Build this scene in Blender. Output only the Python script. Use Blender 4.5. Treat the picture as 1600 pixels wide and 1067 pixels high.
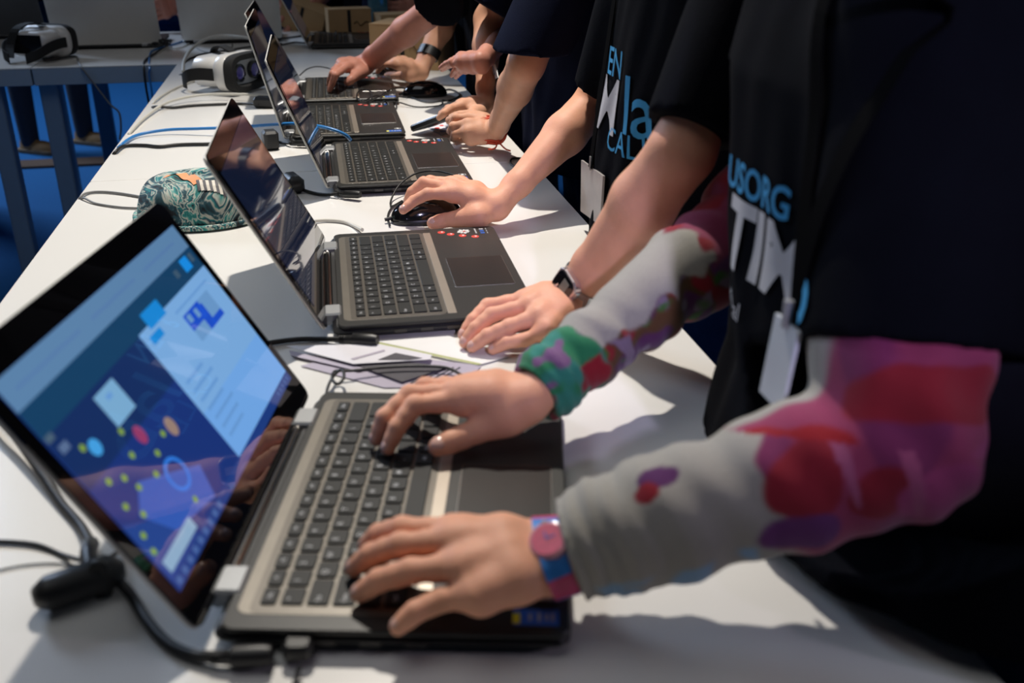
import bpy, bmesh, math, random
import numpy as np
from mathutils import Vector, Matrix, noise
from mathutils.bvhtree import BVHTree

for o in list(bpy.data.objects):
    bpy.data.objects.remove(o)
scene = bpy.context.scene
COL = scene.collection
random.seed(7)
PI = math.pi
TZ = 0.75                      # height of every table top

# ------------------------------------------------------------------ camera
FPX = 1522.2                   # focal length in pixels of a 1600 px wide frame
cR = Vector((0.98026, -0.19766, 0.0012)); cF = Vector((0.18020, 0.89380, -0.41070)).normalized()
cR = (cR - cR.dot(cF) * cF).normalized()
cU = cR.cross(cF).normalized()
cC = Vector((0, 0, TZ + 0.4494))
cam_d = bpy.data.cameras.new('camera'); cam = bpy.data.objects.new('camera', cam_d); COL.objects.link(cam)
cam_d.sensor_width = 36; cam_d.lens = 36 * FPX / 1600; cam_d.clip_start = 0.02; cam_d.clip_end = 60
cam.matrix_world = Matrix(((cR.x, cU.x, -cF.x, cC.x), (cR.y, cU.y, -cF.y, cC.y), (cR.z, cU.z, -cF.z, cC.z), (0, 0, 0, 1)))
cam_d.dof.use_dof = True; cam_d.dof.focus_distance = 1.6; cam_d.dof.aperture_fstop = 5.0
scene.camera = cam

# ------------------------------------------------------------------ light
scene.view_settings.view_transform = 'Standard'; scene.view_settings.look = 'None'
scene.view_settings.gamma = 1; scene.view_settings.use_curve_mapping = False
scene.view_settings.exposure = 0.0
world = bpy.data.worlds.new('world'); scene.world = world; world.use_nodes = True
world.node_tree.nodes['Background'].inputs[0].default_value = (0.35, 0.45, 0.7, 1)
world.node_tree.nodes['Background'].inputs[1].default_value = 0.03

def lamp(name, kind, loc, aim, energy, color, size=0.1, cone=90, blend=0.5):
    d = bpy.data.lights.new(name, kind); o = bpy.data.objects.new(name, d); COL.objects.link(o)
    o.location = loc; d.energy = energy; d.color = color
    if kind == 'AREA': d.size = size
    else: d.shadow_soft_size = size
    if kind == 'SPOT': d.spot_size = math.radians(cone); d.spot_blend = blend
    o.rotation_euler = (Vector(aim) - Vector(loc)).to_track_quat('-Z', 'Y').to_euler()
    return o
lamp('key_spotlight', 'SPOT', (0.10, 2.35, TZ + 2.5), (0.24, 1.60, TZ), 350, (1.0, 0.93, 0.83), 0.035, 74, 1.0)
lamp('cool_spotlight', 'SPOT', (0.34, -1.3, TZ + 1.35), (0.31, 0.93, TZ + .13), 130, (0.72, 0.66, 1.0), 0.05, 15, 1.0)
lamp('side_spotlight', 'SPOT', (1.7, -0.15, TZ + 0.75), (0.38, 0.47, TZ + .12), 11, (0.85, 0.75, 1.0), 0.06, 22, 0.8)
lamp('hall_light', 'AREA', (-0.6, 1.0, 4.6), (-0.1, 1.7, TZ), 24, (0.95, 0.97, 1.0), 2.5)
lamp('stage_light', 'AREA', (-3.5, 6.5, 3.6), (-1, 3.4, 0), 160, (0.6, 0.75, 1.0), 1.5)

# ------------------------------------------------------------------ placing helpers
def P(u, v, z):                # the point at height z above the table seen at u, v
    d = cF + cR * ((u - 800) / FPX) - cU * ((v - 533.5) / FPX)
    return cC + d * ((TZ + z - cC.z) / d.z)
def PD(u, v, depth):
    return cC + (cF + cR * ((u - 800) / FPX) - cU * ((v - 533.5) / FPX)) * depth
def PX(u, v, x):
    d = cF + cR * ((u - 800) / FPX) - cU * ((v - 533.5) / FPX)
    return cC + d * (x / d.x)
def PY(u, v, y):
    d = cF + cR * ((u - 800) / FPX) - cU * ((v - 533.5) / FPX)
    return cC + d * (y / d.y)
def V(*a): return Vector(a)

# ------------------------------------------------------------------ materials
MATS = {}
def mat(name, color, rough=0.5, metal=0.0, spec=0.5, emit=None, estr=1.0, noise_amt=0.0, nscale=40, bump=0.0, bscale=200, sss=0.0, coat=0.0, trans=0.0, attr=None, sheen=0.0):
    if name in MATS: return MATS[name]
    m = bpy.data.materials.new(name); m.use_nodes = True; MATS[name] = m
    nt = m.node_tree; b = nt.nodes['Principled BSDF']
    b.inputs['Base Color'].default_value = (*color, 1); b.inputs['Roughness'].default_value = rough
    b.inputs['Metallic'].default_value = metal; b.inputs['Specular IOR Level'].default_value = spec
    b.inputs['Coat Weight'].default_value = coat; b.inputs['Coat Roughness'].default_value = 0.03
    b.inputs['Transmission Weight'].default_value = trans
    b.inputs['Sheen Weight'].default_value = sheen
    if emit is not None:
        b.inputs['Emission Color'].default_value = (*emit, 1); b.inputs['Emission Strength'].default_value = estr
    if sss:
        b.inputs['Subsurface Weight'].default_value = sss; b.inputs['Subsurface Radius'].default_value = (0.010, 0.004, 0.002)
        b.inputs['Subsurface Scale'].default_value = 0.6
    tc = nt.nodes.new('ShaderNodeTexCoord')
    src = None
    if attr:
        a = nt.nodes.new('ShaderNodeVertexColor'); a.layer_name = attr; src = a.outputs['Color']
    if noise_amt or attr:
        n = nt.nodes.new('ShaderNodeTexNoise'); n.inputs['Scale'].default_value = nscale; n.inputs['Detail'].default_value = 5
        nt.links.new(tc.outputs['Object'], n.inputs['Vector'])
        mr = nt.nodes.new('ShaderNodeMapRange'); mr.inputs[3].default_value = 1 - noise_amt; mr.inputs[4].default_value = 1 + noise_amt
        nt.links.new(n.outputs['Fac'], mr.inputs[0])
        mx = nt.nodes.new('ShaderNodeVectorMath'); mx.operation = 'SCALE'
        if src: nt.links.new(src, mx.inputs[0])
        else: mx.inputs[0].default_value = color
        nt.links.new(mr.outputs[0], mx.inputs['Scale']); nt.links.new(mx.outputs[0], b.inputs['Base Color'])
    if bump:
        n2 = nt.nodes.new('ShaderNodeTexNoise'); n2.inputs['Scale'].default_value = bscale; n2.inputs['Detail'].default_value = 3
        nt.links.new(tc.outputs['Object'], n2.inputs['Vector'])
        bp = nt.nodes.new('ShaderNodeBump'); bp.inputs['Strength'].default_value = bump; bp.inputs['Distance'].default_value = 0.001
        nt.links.new(n2.outputs['Fac'], bp.inputs['Height']); nt.links.new(bp.outputs[0], b.inputs['Normal'])
    return m

def ramp_mat(name, build):
    m = bpy.data.materials.new(name); m.use_nodes = True; MATS[name] = m
    build(m.node_tree, m.node_tree.nodes['Principled BSDF']); return m

M_white = mat('white_laminate', (0.80, 0.785, 0.755), 0.22, spec=0.45, noise_amt=0.015, nscale=6)
M_edge = mat('laminate_edge', (0.34, 0.42, 0.50), 0.45, noise_amt=0.02)
M_tleg = mat('grey_painted_steel', (0.24, 0.32, 0.42), 0.4, noise_amt=0.03)
M_tleg_w = mat('pale_painted_steel', (0.55, 0.58, 0.68), 0.4, noise_amt=0.03)
M_skin = mat('skin_fair', (0.78, 0.385, 0.25), 0.55, spec=0.3, noise_amt=0.12, nscale=45, bump=0.3, bscale=420, sss=0.15)
M_skin2 = mat('skin_tan', (0.62, 0.33, 0.215), 0.55, spec=0.3, noise_amt=0.12, nscale=45, bump=0.3, bscale=420, sss=0.15)
M_skin3 = mat('skin_red', (0.50, 0.22, 0.16), 0.5, spec=0.4, noise_amt=0.12, nscale=45, bump=0.25, bscale=420, sss=0.12)
M_nail = mat('fingernail', (0.74, 0.45, 0.37), 0.22, spec=0.6, noise_amt=0.02)
M_shirt = mat('black_cotton', (0.0028, 0.0034, 0.006), 0.95, spec=0.06, noise_amt=0.25, nscale=30, bump=0.4, bscale=600)
M_shirt_n = mat('navy_cotton', (0.0045, 0.0065, 0.019), 0.95, spec=0.06, noise_amt=0.25, nscale=30, bump=0.4, bscale=600)
M_jean = mat('navy_denim', (0.014, 0.040, 0.12), 0.85, spec=0.1, noise_amt=0.25, nscale=80, bump=0.4, bscale=700)
M_dark = mat('dark_trousers', (0.010, 0.011, 0.018), 0.9, spec=0.2, noise_amt=0.2, nscale=60, bump=0.3, bscale=500)
M_hair = mat('brown_hair', (0.045, 0.025, 0.014), 0.5, noise_amt=0.4, nscale=90, bump=0.8, bscale=150)
M_blk = mat('black_plastic', (0.012, 0.012, 0.013), 0.42, noise_amt=0.1)
M_gloss = mat('black_gloss_plastic', (0.008, 0.008, 0.009), 0.12, coat=0.5, noise_amt=0.05)
M_rub = mat('black_rubber_cable', (0.010, 0.010, 0.011), 0.5, noise_amt=0.1)
M_deck = mat('dark_brushed_metal', (0.034, 0.034, 0.033), 0.38, metal=0.3, spec=0.5, noise_amt=0.12, nscale=160, bump=0.12, bscale=900)
M_well = mat('bronze_keyboard_plate', (0.175, 0.16, 0.14), 0.34, metal=0.6, noise_amt=0.10, nscale=90)
M_strip = mat('champagne_trim', (0.50, 0.44, 0.37), 0.33, metal=0.7, noise_amt=0.06, nscale=60)
M_frame = mat('grey_bronze_frame', (0.235, 0.215, 0.185), 0.36, metal=0.65, noise_amt=0.08, nscale=80)
M_key = mat('dark_grey_keycap', (0.015, 0.016, 0.016), 0.5, spec=0.28, noise_amt=0.08)
M_legend = mat('keycap_lettering', (0.42, 0.43, 0.45), 0.5, noise_amt=0.02)
M_silver = mat('silver_lid', (0.60, 0.59, 0.56), 0.40, metal=0.15, noise_amt=0.03, nscale=50)
M_hinge = mat('hinge_steel', (0.34, 0.35, 0.36), 0.42, metal=0.5, noise_amt=0.04)
M_chrome = mat('chrome_bar', (0.75, 0.70, 0.64), 0.15, metal=1.0, noise_amt=0.02)
M_bezel = mat('glass_black', (0.003, 0.003, 0.004), 0.04, spec=0.5, coat=0.6, noise_amt=0.02)
M_screen = mat('dark_screen', (0.004, 0.005, 0.010), 0.05, spec=0.5, coat=1.0, noise_amt=0.02, emit=(0.007, 0.012, 0.034), estr=1.0)  # faint navy emission stands in for reflections in the dark glass
M_pad = mat('touchpad_dark', (0.022, 0.019, 0.018), 0.3, noise_amt=0.06)
M_padrim = mat('touchpad_rim', (0.45, 0.44, 0.42), 0.25, metal=0.9, noise_amt=0.02)
M_red = mat('red_print', (0.70, 0.045, 0.03), 0.5, noise_amt=0.05)
M_paperw = mat('white_print', (0.80, 0.80, 0.78), 0.6, noise_amt=0.03)
M_bluest = mat('blue_sticker', (0.03, 0.14, 0.55), 0.35, noise_amt=0.08, nscale=200)
M_yel = mat('yellow_print', (0.85, 0.75, 0.03), 0.4, noise_amt=0.02)
M_greyst = mat('grey_print', (0.40, 0.40, 0.41), 0.5, noise_amt=0.1, nscale=300)
M_cream = mat('cream_cable', (0.62, 0.60, 0.54), 0.45, noise_amt=0.04)
M_greyc = mat('grey_cable', (0.20, 0.20, 0.20), 0.5, noise_amt=0.04)
M_bluec = mat('blue_cable', (0.03, 0.21, 0.56), 0.35, noise_amt=0.05)
M_wplast = mat('white_plastic', (0.74, 0.73, 0.71), 0.3, noise_amt=0.03)
M_foam = mat('black_foam', (0.011, 0.011, 0.011), 0.85, noise_amt=0.2, nscale=300)
M_lens = mat('violet_lens', (0.06, 0.04, 0.30), 0.05, spec=0.8, coat=1.0, noise_amt=0.05)
M_card = mat('brown_cardboard', (0.42, 0.27, 0.13), 0.8, noise_amt=0.1, nscale=25)
M_cardp = mat('dark_print_on_cardboard', (0.13, 0.08, 0.035), 0.8, noise_amt=0.1)
M_shoe = mat('tan_leather', (0.33, 0.19, 0.075), 0.65, noise_amt=0.2, nscale=60, bump=0.3, bscale=200)
M_sole = mat('shoe_sole', (0.20, 0.14, 0.08), 0.7, noise_amt=0.1)
M_tblue = mat('cyan_shirt_print', (0.03, 0.30, 0.62), 0.8, noise_amt=0.1, nscale=60)
M_twhite = mat('white_shirt_print', (0.50, 0.50, 0.54), 0.8, noise_amt=0.1, nscale=60)
M_badge = mat('pale_badge_card', (0.36, 0.33, 0.32), 0.35, noise_amt=0.15, nscale=40)
M_badge_clear = mat('clear_badge_wallet', (0.62, 0.65, 0.72), 0.25, noise_amt=0.1)
M_lany = mat('black_lanyard_ribbon', (0.002, 0.002, 0.0025), 0.9, spec=0.03, noise_amt=0.1)
M_bott = mat('blue_bottle_plastic', (0.20, 0.55, 0.75), 0.08, trans=0.75, noise_amt=0.03)
M_lilac = mat('lilac_paper', (0.42, 0.38, 0.47), 0.6, noise_amt=0.08)
M_paper = mat('white_paper', (0.72, 0.71, 0.76), 0.55, noise_amt=0.03)
M_ink_shade = mat('ink_and_fold_shade', (0.05, 0.045, 0.06), 0.6, noise_amt=0.25, nscale=60)  # print ink, also the painted shade inside the leaflet fold
M_green = mat('olive_edge', (0.42, 0.45, 0.20), 0.6, noise_amt=0.03)
M_strapr = mat('red_cord', (0.60, 0.07, 0.025), 0.7, noise_amt=0.2, nscale=200, bump=0.6, bscale=500)

def b_floor(nt, b):
    tc = nt.nodes.new('ShaderNodeTexCoord'); n = nt.nodes.new('ShaderNodeTexNoise'); n.inputs['Scale'].default_value = 90; n.inputs['Detail'].default_value = 6
    r = nt.nodes.new('ShaderNodeValToRGB'); r.color_ramp.elements[0].color = (0.0, 0.095, 0.29, 1); r.color_ramp.elements[1].color = (0.003, 0.145, 0.42, 1)
    nt.links.new(tc.outputs['Object'], n.inputs['Vector']); nt.links.new(n.outputs['Fac'], r.inputs[0]); nt.links.new(r.outputs[0], b.inputs['Base Color'])
    b.inputs['Roughness'].default_value = 0.95
M_floor = ramp_mat('blue_carpet', b_floor)
M_brown = mat('brown_wood_strip', (0.10, 0.055, 0.032), 0.7, noise_amt=0.3, nscale=12)
M_wall = mat('dark_drape', (0.010, 0.011, 0.016), 0.95, noise_amt=0.2, nscale=5)
M_floral = mat('printed_sleeve', (0.4, 0.4, 0.4), 0.9, spec=0.15, noise_amt=0.10, nscale=500, bump=0.5, bscale=900, attr='pattern', sheen=0.2)

def b_cap(nt, b):
    tc = nt.nodes.new('ShaderNodeTexCoord')
    n = nt.nodes.new('ShaderNodeTexNoise'); n.inputs['Scale'].default_value = 13; n.inputs['Detail'].default_value = 3; n.inputs['Distortion'].default_value = 2.6
    r = nt.nodes.new('ShaderNodeValToRGB'); cr = r.color_ramp; cr.interpolation = 'LINEAR'
    e = [(0.36, (0.006, 0.008, 0.012)), (0.43, (0.02, 0.09, 0.12)), (0.47, (0.55, 0.55, 0.48)), (0.50, (0.015, 0.22, 0.23)), (0.54, (0.012, 0.05, 0.09)), (0.57, (0.60, 0.62, 0.54)), (0.62, (0.03, 0.28, 0.27)), (0.70, (0.01, 0.02, 0.03))]
    cr.elements[0].position = e[0][0]; cr.elements[0].color = (*e[0][1], 1); cr.elements[1].position = e[-1][0]; cr.elements[1].color = (*e[-1][1], 1)
    for p, c in e[1:-1]:
        x = cr.elements.new(p); x.color = (*c, 1)
    nt.links.new(tc.outputs['Object'], n.inputs['Vector']); nt.links.new(n.outputs['Fac'], r.inputs[0]); nt.links.new(r.outputs[0], b.inputs['Base Color'])
    b.inputs['Roughness'].default_value = 0.8
M_cap = ramp_mat('teal_marbled_fabric', b_cap)

# ------------------------------------------------------------------ object helpers
def link(name, me, m=None, parent=None, loc=None):
    o = bpy.data.objects.new(name, me); COL.objects.link(o)
    if m is not None and len(me.materials) == 0: me.materials.append(m)
    if parent is not None: o.parent = parent
    if loc is not None: o.location = loc
    return o
def tag(o, label=None, cat=None, group=None, kind=None):
    if label: o['label'] = label
    if cat: o['category'] = cat
    if group: o['group'] = group
    if kind: o['kind'] = kind
    return o
def thing(name, label, cat, loc=(0, 0, 0), rz=0, group=None):
    o = bpy.data.objects.new(name, None); COL.objects.link(o); o.location = loc; o.rotation_euler = (0, 0, rz); o.empty_display_size = 0.05
    return tag(o, label, cat, group)

class MB:
    """collects shapes into one mesh"""
    def __init__(s): s.v = []; s.f = []; s.m = []; s.mats = []; s.sm = []
    def mi(s, m):
        if m not in s.mats: s.mats.append(m)
        return s.mats.index(m)
    def add(s, vs, fs, m, smooth=False):
        k = len(s.v); i = s.mi(m); s.v += [tuple(x) for x in vs]
        for f in fs: s.f.append(tuple(k + j for j in f)); s.m.append(i); s.sm.append(smooth)
        return s
    def box(s, c, d, m, M=None):
        c = Vector(c); vs = [Vector((x * d[0] / 2, y * d[1] / 2, z * d[2] / 2)) for x in (-1, 1) for y in (-1, 1) for z in (-1, 1)]
        vs = [(M @ v if M else v) + c for v in vs]
        return s.add(vs, [(0, 1, 3, 2), (4, 6, 7, 5), (0, 4, 5, 1), (2, 3, 7, 6), (0, 2, 6, 4), (1, 5, 7, 3)], m)
    def slab(s, c, w, d, z0, z1, m, r=0.004, bev=0.001, n=5, M=None, smooth=False):
        """rounded rectangle prism, w along x, d along y, with a bevelled rim top and bottom"""
        rings = []
        for z, ins in ((z0, bev), (z0 + bev, 0), (z1 - bev, 0), (z1, bev)):
            ring = []; rr = max(r - ins, 0.0001)
            for cx, cy, a0 in ((1, 1, 0), (-1, 1, PI / 2), (-1, -1, PI), (1, -1, 1.5 * PI)):
                for k in range(n):
                    a = a0 + PI / 2 * k / (n - 1)
                    ring.append(Vector((cx * (w / 2 - ins - rr) + rr * math.cos(a), cy * (d / 2 - ins - rr) + rr * math.sin(a), z)))
            rings.append(ring)
        N = 4 * n; vs = [v for rg in rings for v in rg]
        c = Vector(c); vs = [(M @ v if M else v) + c for v in vs]
        fs = []
        for i in range(3):
            for j in range(N): fs.append((i * N + j, i * N + (j + 1) % N, (i + 1) * N + (j + 1) % N, (i + 1) * N + j))
        fs.append(tuple(reversed(range(N)))); fs.append(tuple(range(3 * N, 4 * N)))
        return s.add(vs, fs, m, smooth)
    def tube(s, pts, r, m, n=8, close=False):
        pts = [Vector(p) for p in pts]; rs = r if isinstance(r, (list, tuple)) else [r] * len(pts)
        vs = []; up = None
        for i, p in enumerate(pts):
            t = (pts[min(i + 1, len(pts) - 1)] - pts[max(i - 1, 0)]) if not close else (pts[(i + 1) % len(pts)] - pts[i - 1])
            t = t.normalized() if t.length > 1e-9 else Vector((1, 0, 0))
            if up is None: up = Vector((0, 0, 1)) if abs(t.z) < 0.9 else Vector((1, 0, 0))
            a = (up - up.dot(t) * t)
            if a.length < 1e-4: a = t.orthogonal()
            a.normalize(); b = t.cross(a); up = a
            for k in range(n):
                an = 2 * PI * k / n; vs.append(p + (a * math.cos(an) + b * math.sin(an)) * rs[i])
        L = len(pts); fs = []
        for i in range(L if close else L - 1):
            for k in range(n):
                i2 = (i + 1) % L; fs.append((i * n + k, i * n + (k + 1) % n, i2 * n + (k + 1) % n, i2 * n + k))
        if not close: fs.append(tuple(reversed(range(n)))); fs.append(tuple(range((L - 1) * n, L * n)))
        return s.add(vs, fs, m, True)
    def ell(s, c, r, m, M=None, nu=24, nv=12, zmin=-1.0, p=1.0):
        vs = []; c = Vector(c)
        for j in range(nv + 1):
            ph = -PI / 2 + PI * j / nv
            for i in range(nu):
                th = 2 * PI * i / nu
                cx, sx = math.cos(th), math.sin(th)
                q = Vector((r[0] * math.cos(ph) * math.copysign(abs(cx) ** p, cx), r[1] * math.cos(ph) * math.copysign(abs(sx) ** p, sx), r[2] * max(math.sin(ph), zmin)))
                vs.append((M @ q if M else q) + c)
        fs = [(j * nu + i, j * nu + (i + 1) % nu, (j + 1) * nu + (i + 1) % nu, (j + 1) * nu + i) for j in range(nv) for i in range(nu)]
        return s.add(vs, fs, m, True)
    def lathe(s, c, prof, m, n=32, M=None):
        vs = []; c = Vector(c)
        for r, z in prof:
            for i in range(n):
                q = Vector((r * math.cos(2 * PI * i / n), r * math.sin(2 * PI * i / n), z)); vs.append((M @ q if M else q) + c)
        L = len(prof); fs = [(j * n + i, j * n + (i + 1) % n, (j + 1) * n + (i + 1) % n, (j + 1) * n + i) for j in range(L - 1) for i in range(n)]
        fs.append(tuple(reversed(range(n)))); fs.append(tuple(range((L - 1) * n, L * n)))
        return s.add(vs, fs, m, True)
    def mesh(s, name):
        me = bpy.data.meshes.new(name); me.from_pydata(s.v, [], s.f)
        for m in s.mats: me.materials.append(m)
        me.polygons.foreach_set('material_index', s.m); me.polygons.foreach_set('use_smooth', s.sm)
        me.update()
        if any(s.sm):
            bm = bmesh.new(); bm.from_mesh(me)
            bmesh.ops.recalc_face_normals(bm, faces=bm.faces)
            for e in bm.edges:
                if len(e.link_faces) == 2 and e.calc_face_angle(0) > 0.9: e.smooth = False
            bm.to_mesh(me); bm.free()
        return me
    def build(s, name, parent=None, loc=None): return link(name, s.mesh(name), None, parent, loc)

def smooth_path(pts, n=8):
    pts = [Vector(p) for p in pts]; out = []
    q = [pts[0] * 2 - pts[1]] + pts + [pts[-1] * 2 - pts[-2]]
    for i in range(1, len(q) - 2):
        a, b, c, d = q[i - 1], q[i], q[i + 1], q[i + 2]
        for k in range(n):
            t = k / n
            out.append(0.5 * ((2 * b) + (c - a) * t + (2 * a - 5 * b + 4 * c - d) * t * t + (3 * b - a - 3 * c + d) * t ** 3))
    out.append(pts[-1]); return out
def cable(name, label, pts, r, m, group=None, cat='cable'):
    """pts: (u, v, height of the cable's centre) or a Vector"""
    w = [p if isinstance(p, Vector) else P(p[0], p[1], p[2] if len(p) > 2 else r + 0.0006) for p in pts]
    o = MB().tube(smooth_path(w, 8), r, m, 8).build(name); return tag(o, label, cat, group)

TXT = {}
def text_geo(body, size, bold=0.0):
    """triangles of a word laid out in the xy plane, centred"""
    key = (body, size, bold)
    if key in TXT: return TXT[key]
    cu = bpy.data.curves.new('word', 'FONT'); cu.body = body; cu.size = size; cu.align_x = 'CENTER'; cu.align_y = 'CENTER'; cu.offset = bold; cu.resolution_u = 3
    ob = bpy.data.objects.new('word', cu); me = bpy.data.meshes.new_from_object(ob)
    vs = [v.co.copy() for v in me.vertices]; fs = [tuple(p.vertices) for p in me.polygons]
    bpy.data.meshes.remove(me); bpy.data.objects.remove(ob); bpy.data.curves.remove(cu)
    TXT[key] = (vs, fs); return TXT[key]

# ------------------------------------------------------------------ implicit surfaces for bodies and clothes
def surface_nets(F, org, h):
    S = F < 0
    nx, ny, nz = F.shape
    c = [S[i:nx - 1 + i, j:ny - 1 + j, k:nz - 1 + k] for i in (0, 1) for j in (0, 1) for k in (0, 1)]
    al = np.logical_and.reduce(c); an = np.logical_or.reduce(c); act = an & ~al
    idx = np.argwhere(act); N = len(idx)
    num = -np.ones(act.shape, np.int64); num[act] = np.arange(N)
    acc = np.zeros((N, 3)); cnt = np.zeros(N); I, J, K = idx.T
    for ax in range(3):
        o1, o2 = [a for a in range(3) if a != ax]
        for a in (0, 1):
            for b in (0, 1):
                o = np.zeros(3, int); o[o1] = a; o[o2] = b; e = o.copy(); e[ax] += 1
                f0 = F[I + o[0], J + o[1], K + o[2]]; f1 = F[I + e[0], J + e[1], K + e[2]]
                x = (f0 < 0) != (f1 < 0); t = np.where(x, f0 / np.where(x, f0 - f1, 1), 0)
                p = np.tile(o.astype(float), (N, 1)); p[:, ax] += t
                acc[x] += p[x]; cnt[x] += 1
    vs = (idx + acc / cnt[:, None]) * h + np.array(org)
    quads = []
    for ax in range(3):
        o1, o2 = [(1, 2), (2, 0), (0, 1)][ax]
        sl0 = [slice(None)] * 3; sl1 = [slice(None)] * 3; sl0[ax] = slice(0, -1); sl1[ax] = slice(1, None)
        A = S[tuple(sl0)]; B = S[tuple(sl1)]
        e = np.argwhere(A != B)
        ok = (e[:, o1] > 0) & (e[:, o2] > 0) & (e[:, o1] < F.shape[o1] - 1) & (e[:, o2] < F.shape[o2] - 1)
        e = e[ok]; ins = A[e[:, 0], e[:, 1], e[:, 2]]
        def cell(d1, d2):
            q = e.copy(); q[:, o1] -= d1; q[:, o2] -= d2; return num[q[:, 0], q[:, 1], q[:, 2]]
        q = np.stack([cell(1, 1), cell(0, 1), cell(0, 0), cell(1, 0)], 1)
        q[~ins] = q[~ins][:, ::-1]; quads.append(q)
    return vs, np.concatenate(quads)

def smin(a, b, k):
    hh = np.maximum(k - np.abs(a - b), 0) / k
    return np.minimum(a, b) - hh * hh * k * 0.25

def prim_bounds(p):
    if p[0] == 'c':
        a, b, ra, rb = p[1:5]; r = max(ra, rb)
        return np.minimum(a, b) - r, np.maximum(a, b) + r
    if p[0] == 'e':
        r = max(p[2]); c = np.array(p[1]); return c - r, c + r
    if p[0] == 'l':
        R = p[1]; lo = np.array([min(q[1] - q[3] for q in R), min(q[2] - q[4] for q in R), R[0][0]]); hi = np.array([max(q[1] + q[3] for q in R), max(q[2] + q[4] for q in R), R[-1][0]])
        return lo - 0.01, hi + 0.01
def prim_eval(p, X, Y, Z):
    if p[0] == 'c':
        a = np.array(p[1], float); b = np.array(p[2], float); ra, rb = p[3:5]; d = b - a; L = d @ d + 1e-12
        t = np.clip(((X - a[0]) * d[0] + (Y - a[1]) * d[1] + (Z - a[2]) * d[2]) / L, 0, 1)
        return np.sqrt((X - a[0] - t * d[0]) ** 2 + (Y - a[1] - t * d[1]) ** 2 + (Z - a[2] - t * d[2]) ** 2) - (ra + (rb - ra) * t)
    if p[0] == 'e':
        c, r = p[1], p[2]; x, y, z = X - c[0], Y - c[1], Z - c[2]
        if len(p) > 3:
            A = p[3]; x, y, z = A[0][0] * x + A[0][1] * y + A[0][2] * z, A[1][0] * x + A[1][1] * y + A[1][2] * z, A[2][0] * x + A[2][1] * y + A[2][2] * z
        k0 = np.sqrt((x / r[0]) ** 2 + (y / r[1]) ** 2 + (z / r[2]) ** 2); k1 = np.sqrt((x / r[0] ** 2) ** 2 + (y / r[1] ** 2) ** 2 + (z / r[2] ** 2) ** 2) + 1e-9
        return k0 * (k0 - 1) / k1
    if p[0] == 'l':                       # stack of ellipses (z, cx, cy, rx, ry), p[2] = fold depth
        R = np.array(p[1], float); z = np.clip(Z, R[0, 0], R[-1, 0])
        cx, cy, rx, ry = [np.interp(z, R[:, 0], R[:, i]) for i in (1, 2, 3, 4)]
        x, y = (X - cx), (Y - cy)
        d = (np.sqrt((x / rx) ** 2 + (y / ry) ** 2) - 1) * np.minimum(rx, ry)
        if p[2]:
            th = np.arctan2(y, x); fade = np.clip((R[-1, 0] - z) / (R[-1, 0] - R[0, 0]), 0.15, 1)
            d = d + p[2] * fade * (np.sin(th * 9 + z * 11) + 0.6 * np.sin(th * 17 - z * 23 + 1) + 0.5 * np.sin(z * 40 + th * 4))
        return np.maximum(d, np.maximum(R[0, 0] - Z, Z - R[-1, 0]))

def sdf_mesh(groups, h, k=0.01, kj=0.008, cuts=(), carve=(), lo=None, hi=None, disp=None):
    """groups[0] is blended together; every further group is blended within itself and with groups[0], not with its neighbours"""
    bs = [prim_bounds(p) for g in groups for p in g]
    L = np.min([b[0] for b in bs], 0) - 3 * h if lo is None else np.array(lo, float)
    H = np.max([b[1] for b in bs], 0) + 3 * h if hi is None else np.array(hi, float)
    n = np.ceil((H - L) / h).astype(int) + 1
    ax = [L[i] + h * np.arange(n[i]) for i in range(3)]
    F = np.full(n, 0.05)
    def region(p, mg):
        a, b = prim_bounds(p); i0 = np.clip(np.floor((a - mg - L) / h).astype(int), 0, n - 1); i1 = np.clip(np.ceil((b + mg - L) / h).astype(int) + 1, 1, n)
        return i0, i1
    def grid(i0, i1): return ax[0][i0[0]:i1[0], None, None], ax[1][None, i0[1]:i1[1], None], ax[2][None, None, i0[2]:i1[2]]
    def sl(i0, i1, o=(0, 0, 0)): return tuple(slice(i0[i] - o[i], i1[i] - o[i]) for i in range(3))
    mg = max(k, kj) + 2 * h
    for p in groups[0]:
        i0, i1 = region(p, mg)
        if (i1 <= i0).any(): continue
        s = sl(i0, i1); F[s] = smin(F[s], prim_eval(p, *grid(i0, i1)), k)
    base = F.copy()
    for g in groups[1:]:
        rg = [region(p, mg) for p in g]; g0 = np.min([r[0] for r in rg], 0); g1 = np.max([r[1] for r in rg], 0)
        G = np.full(g1 - g0, 0.05)
        for p, (i0, i1) in zip(g, rg):
            s = sl(i0, i1, g0); G[s] = smin(G[s], prim_eval(p, *grid(i0, i1)), 0.004)
        s = sl(g0, g1); F[s] = np.minimum(F[s], smin(base[s], G, kj))
    if disp is not None: F = F + disp(ax[0][:, None, None], ax[1][None, :, None], ax[2][None, None, :])
    for q, nrm in cuts:                   # keep the side the normal points away from
        q = np.array(q); nrm = np.array(nrm); rad = 0.16
        X, Y, Z = ax[0][:, None, None], ax[1][None, :, None], ax[2][None, None, :]
        d = (X - q[0]) * nrm[0] + (Y - q[1]) * nrm[1] + (Z - q[2]) * nrm[2]
        near = (X - q[0]) ** 2 + (Y - q[1]) ** 2 + (Z - q[2]) ** 2 < rad ** 2
        F = np.where(near, np.maximum(F, d), F)
    for p in carve:
        i0, i1 = region(p, 3 * h)
        if (i1 <= i0).any(): continue
        s = sl(i0, i1); F[s] = np.maximum(F[s], -prim_eval(p, *grid(i0, i1)))
    F[0] = F[-1] = 0.02; F[:, 0] = F[:, -1] = 0.02; F[:, :, 0] = F[:, :, -1] = 0.02
    return surface_nets(F, L, h)

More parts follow.
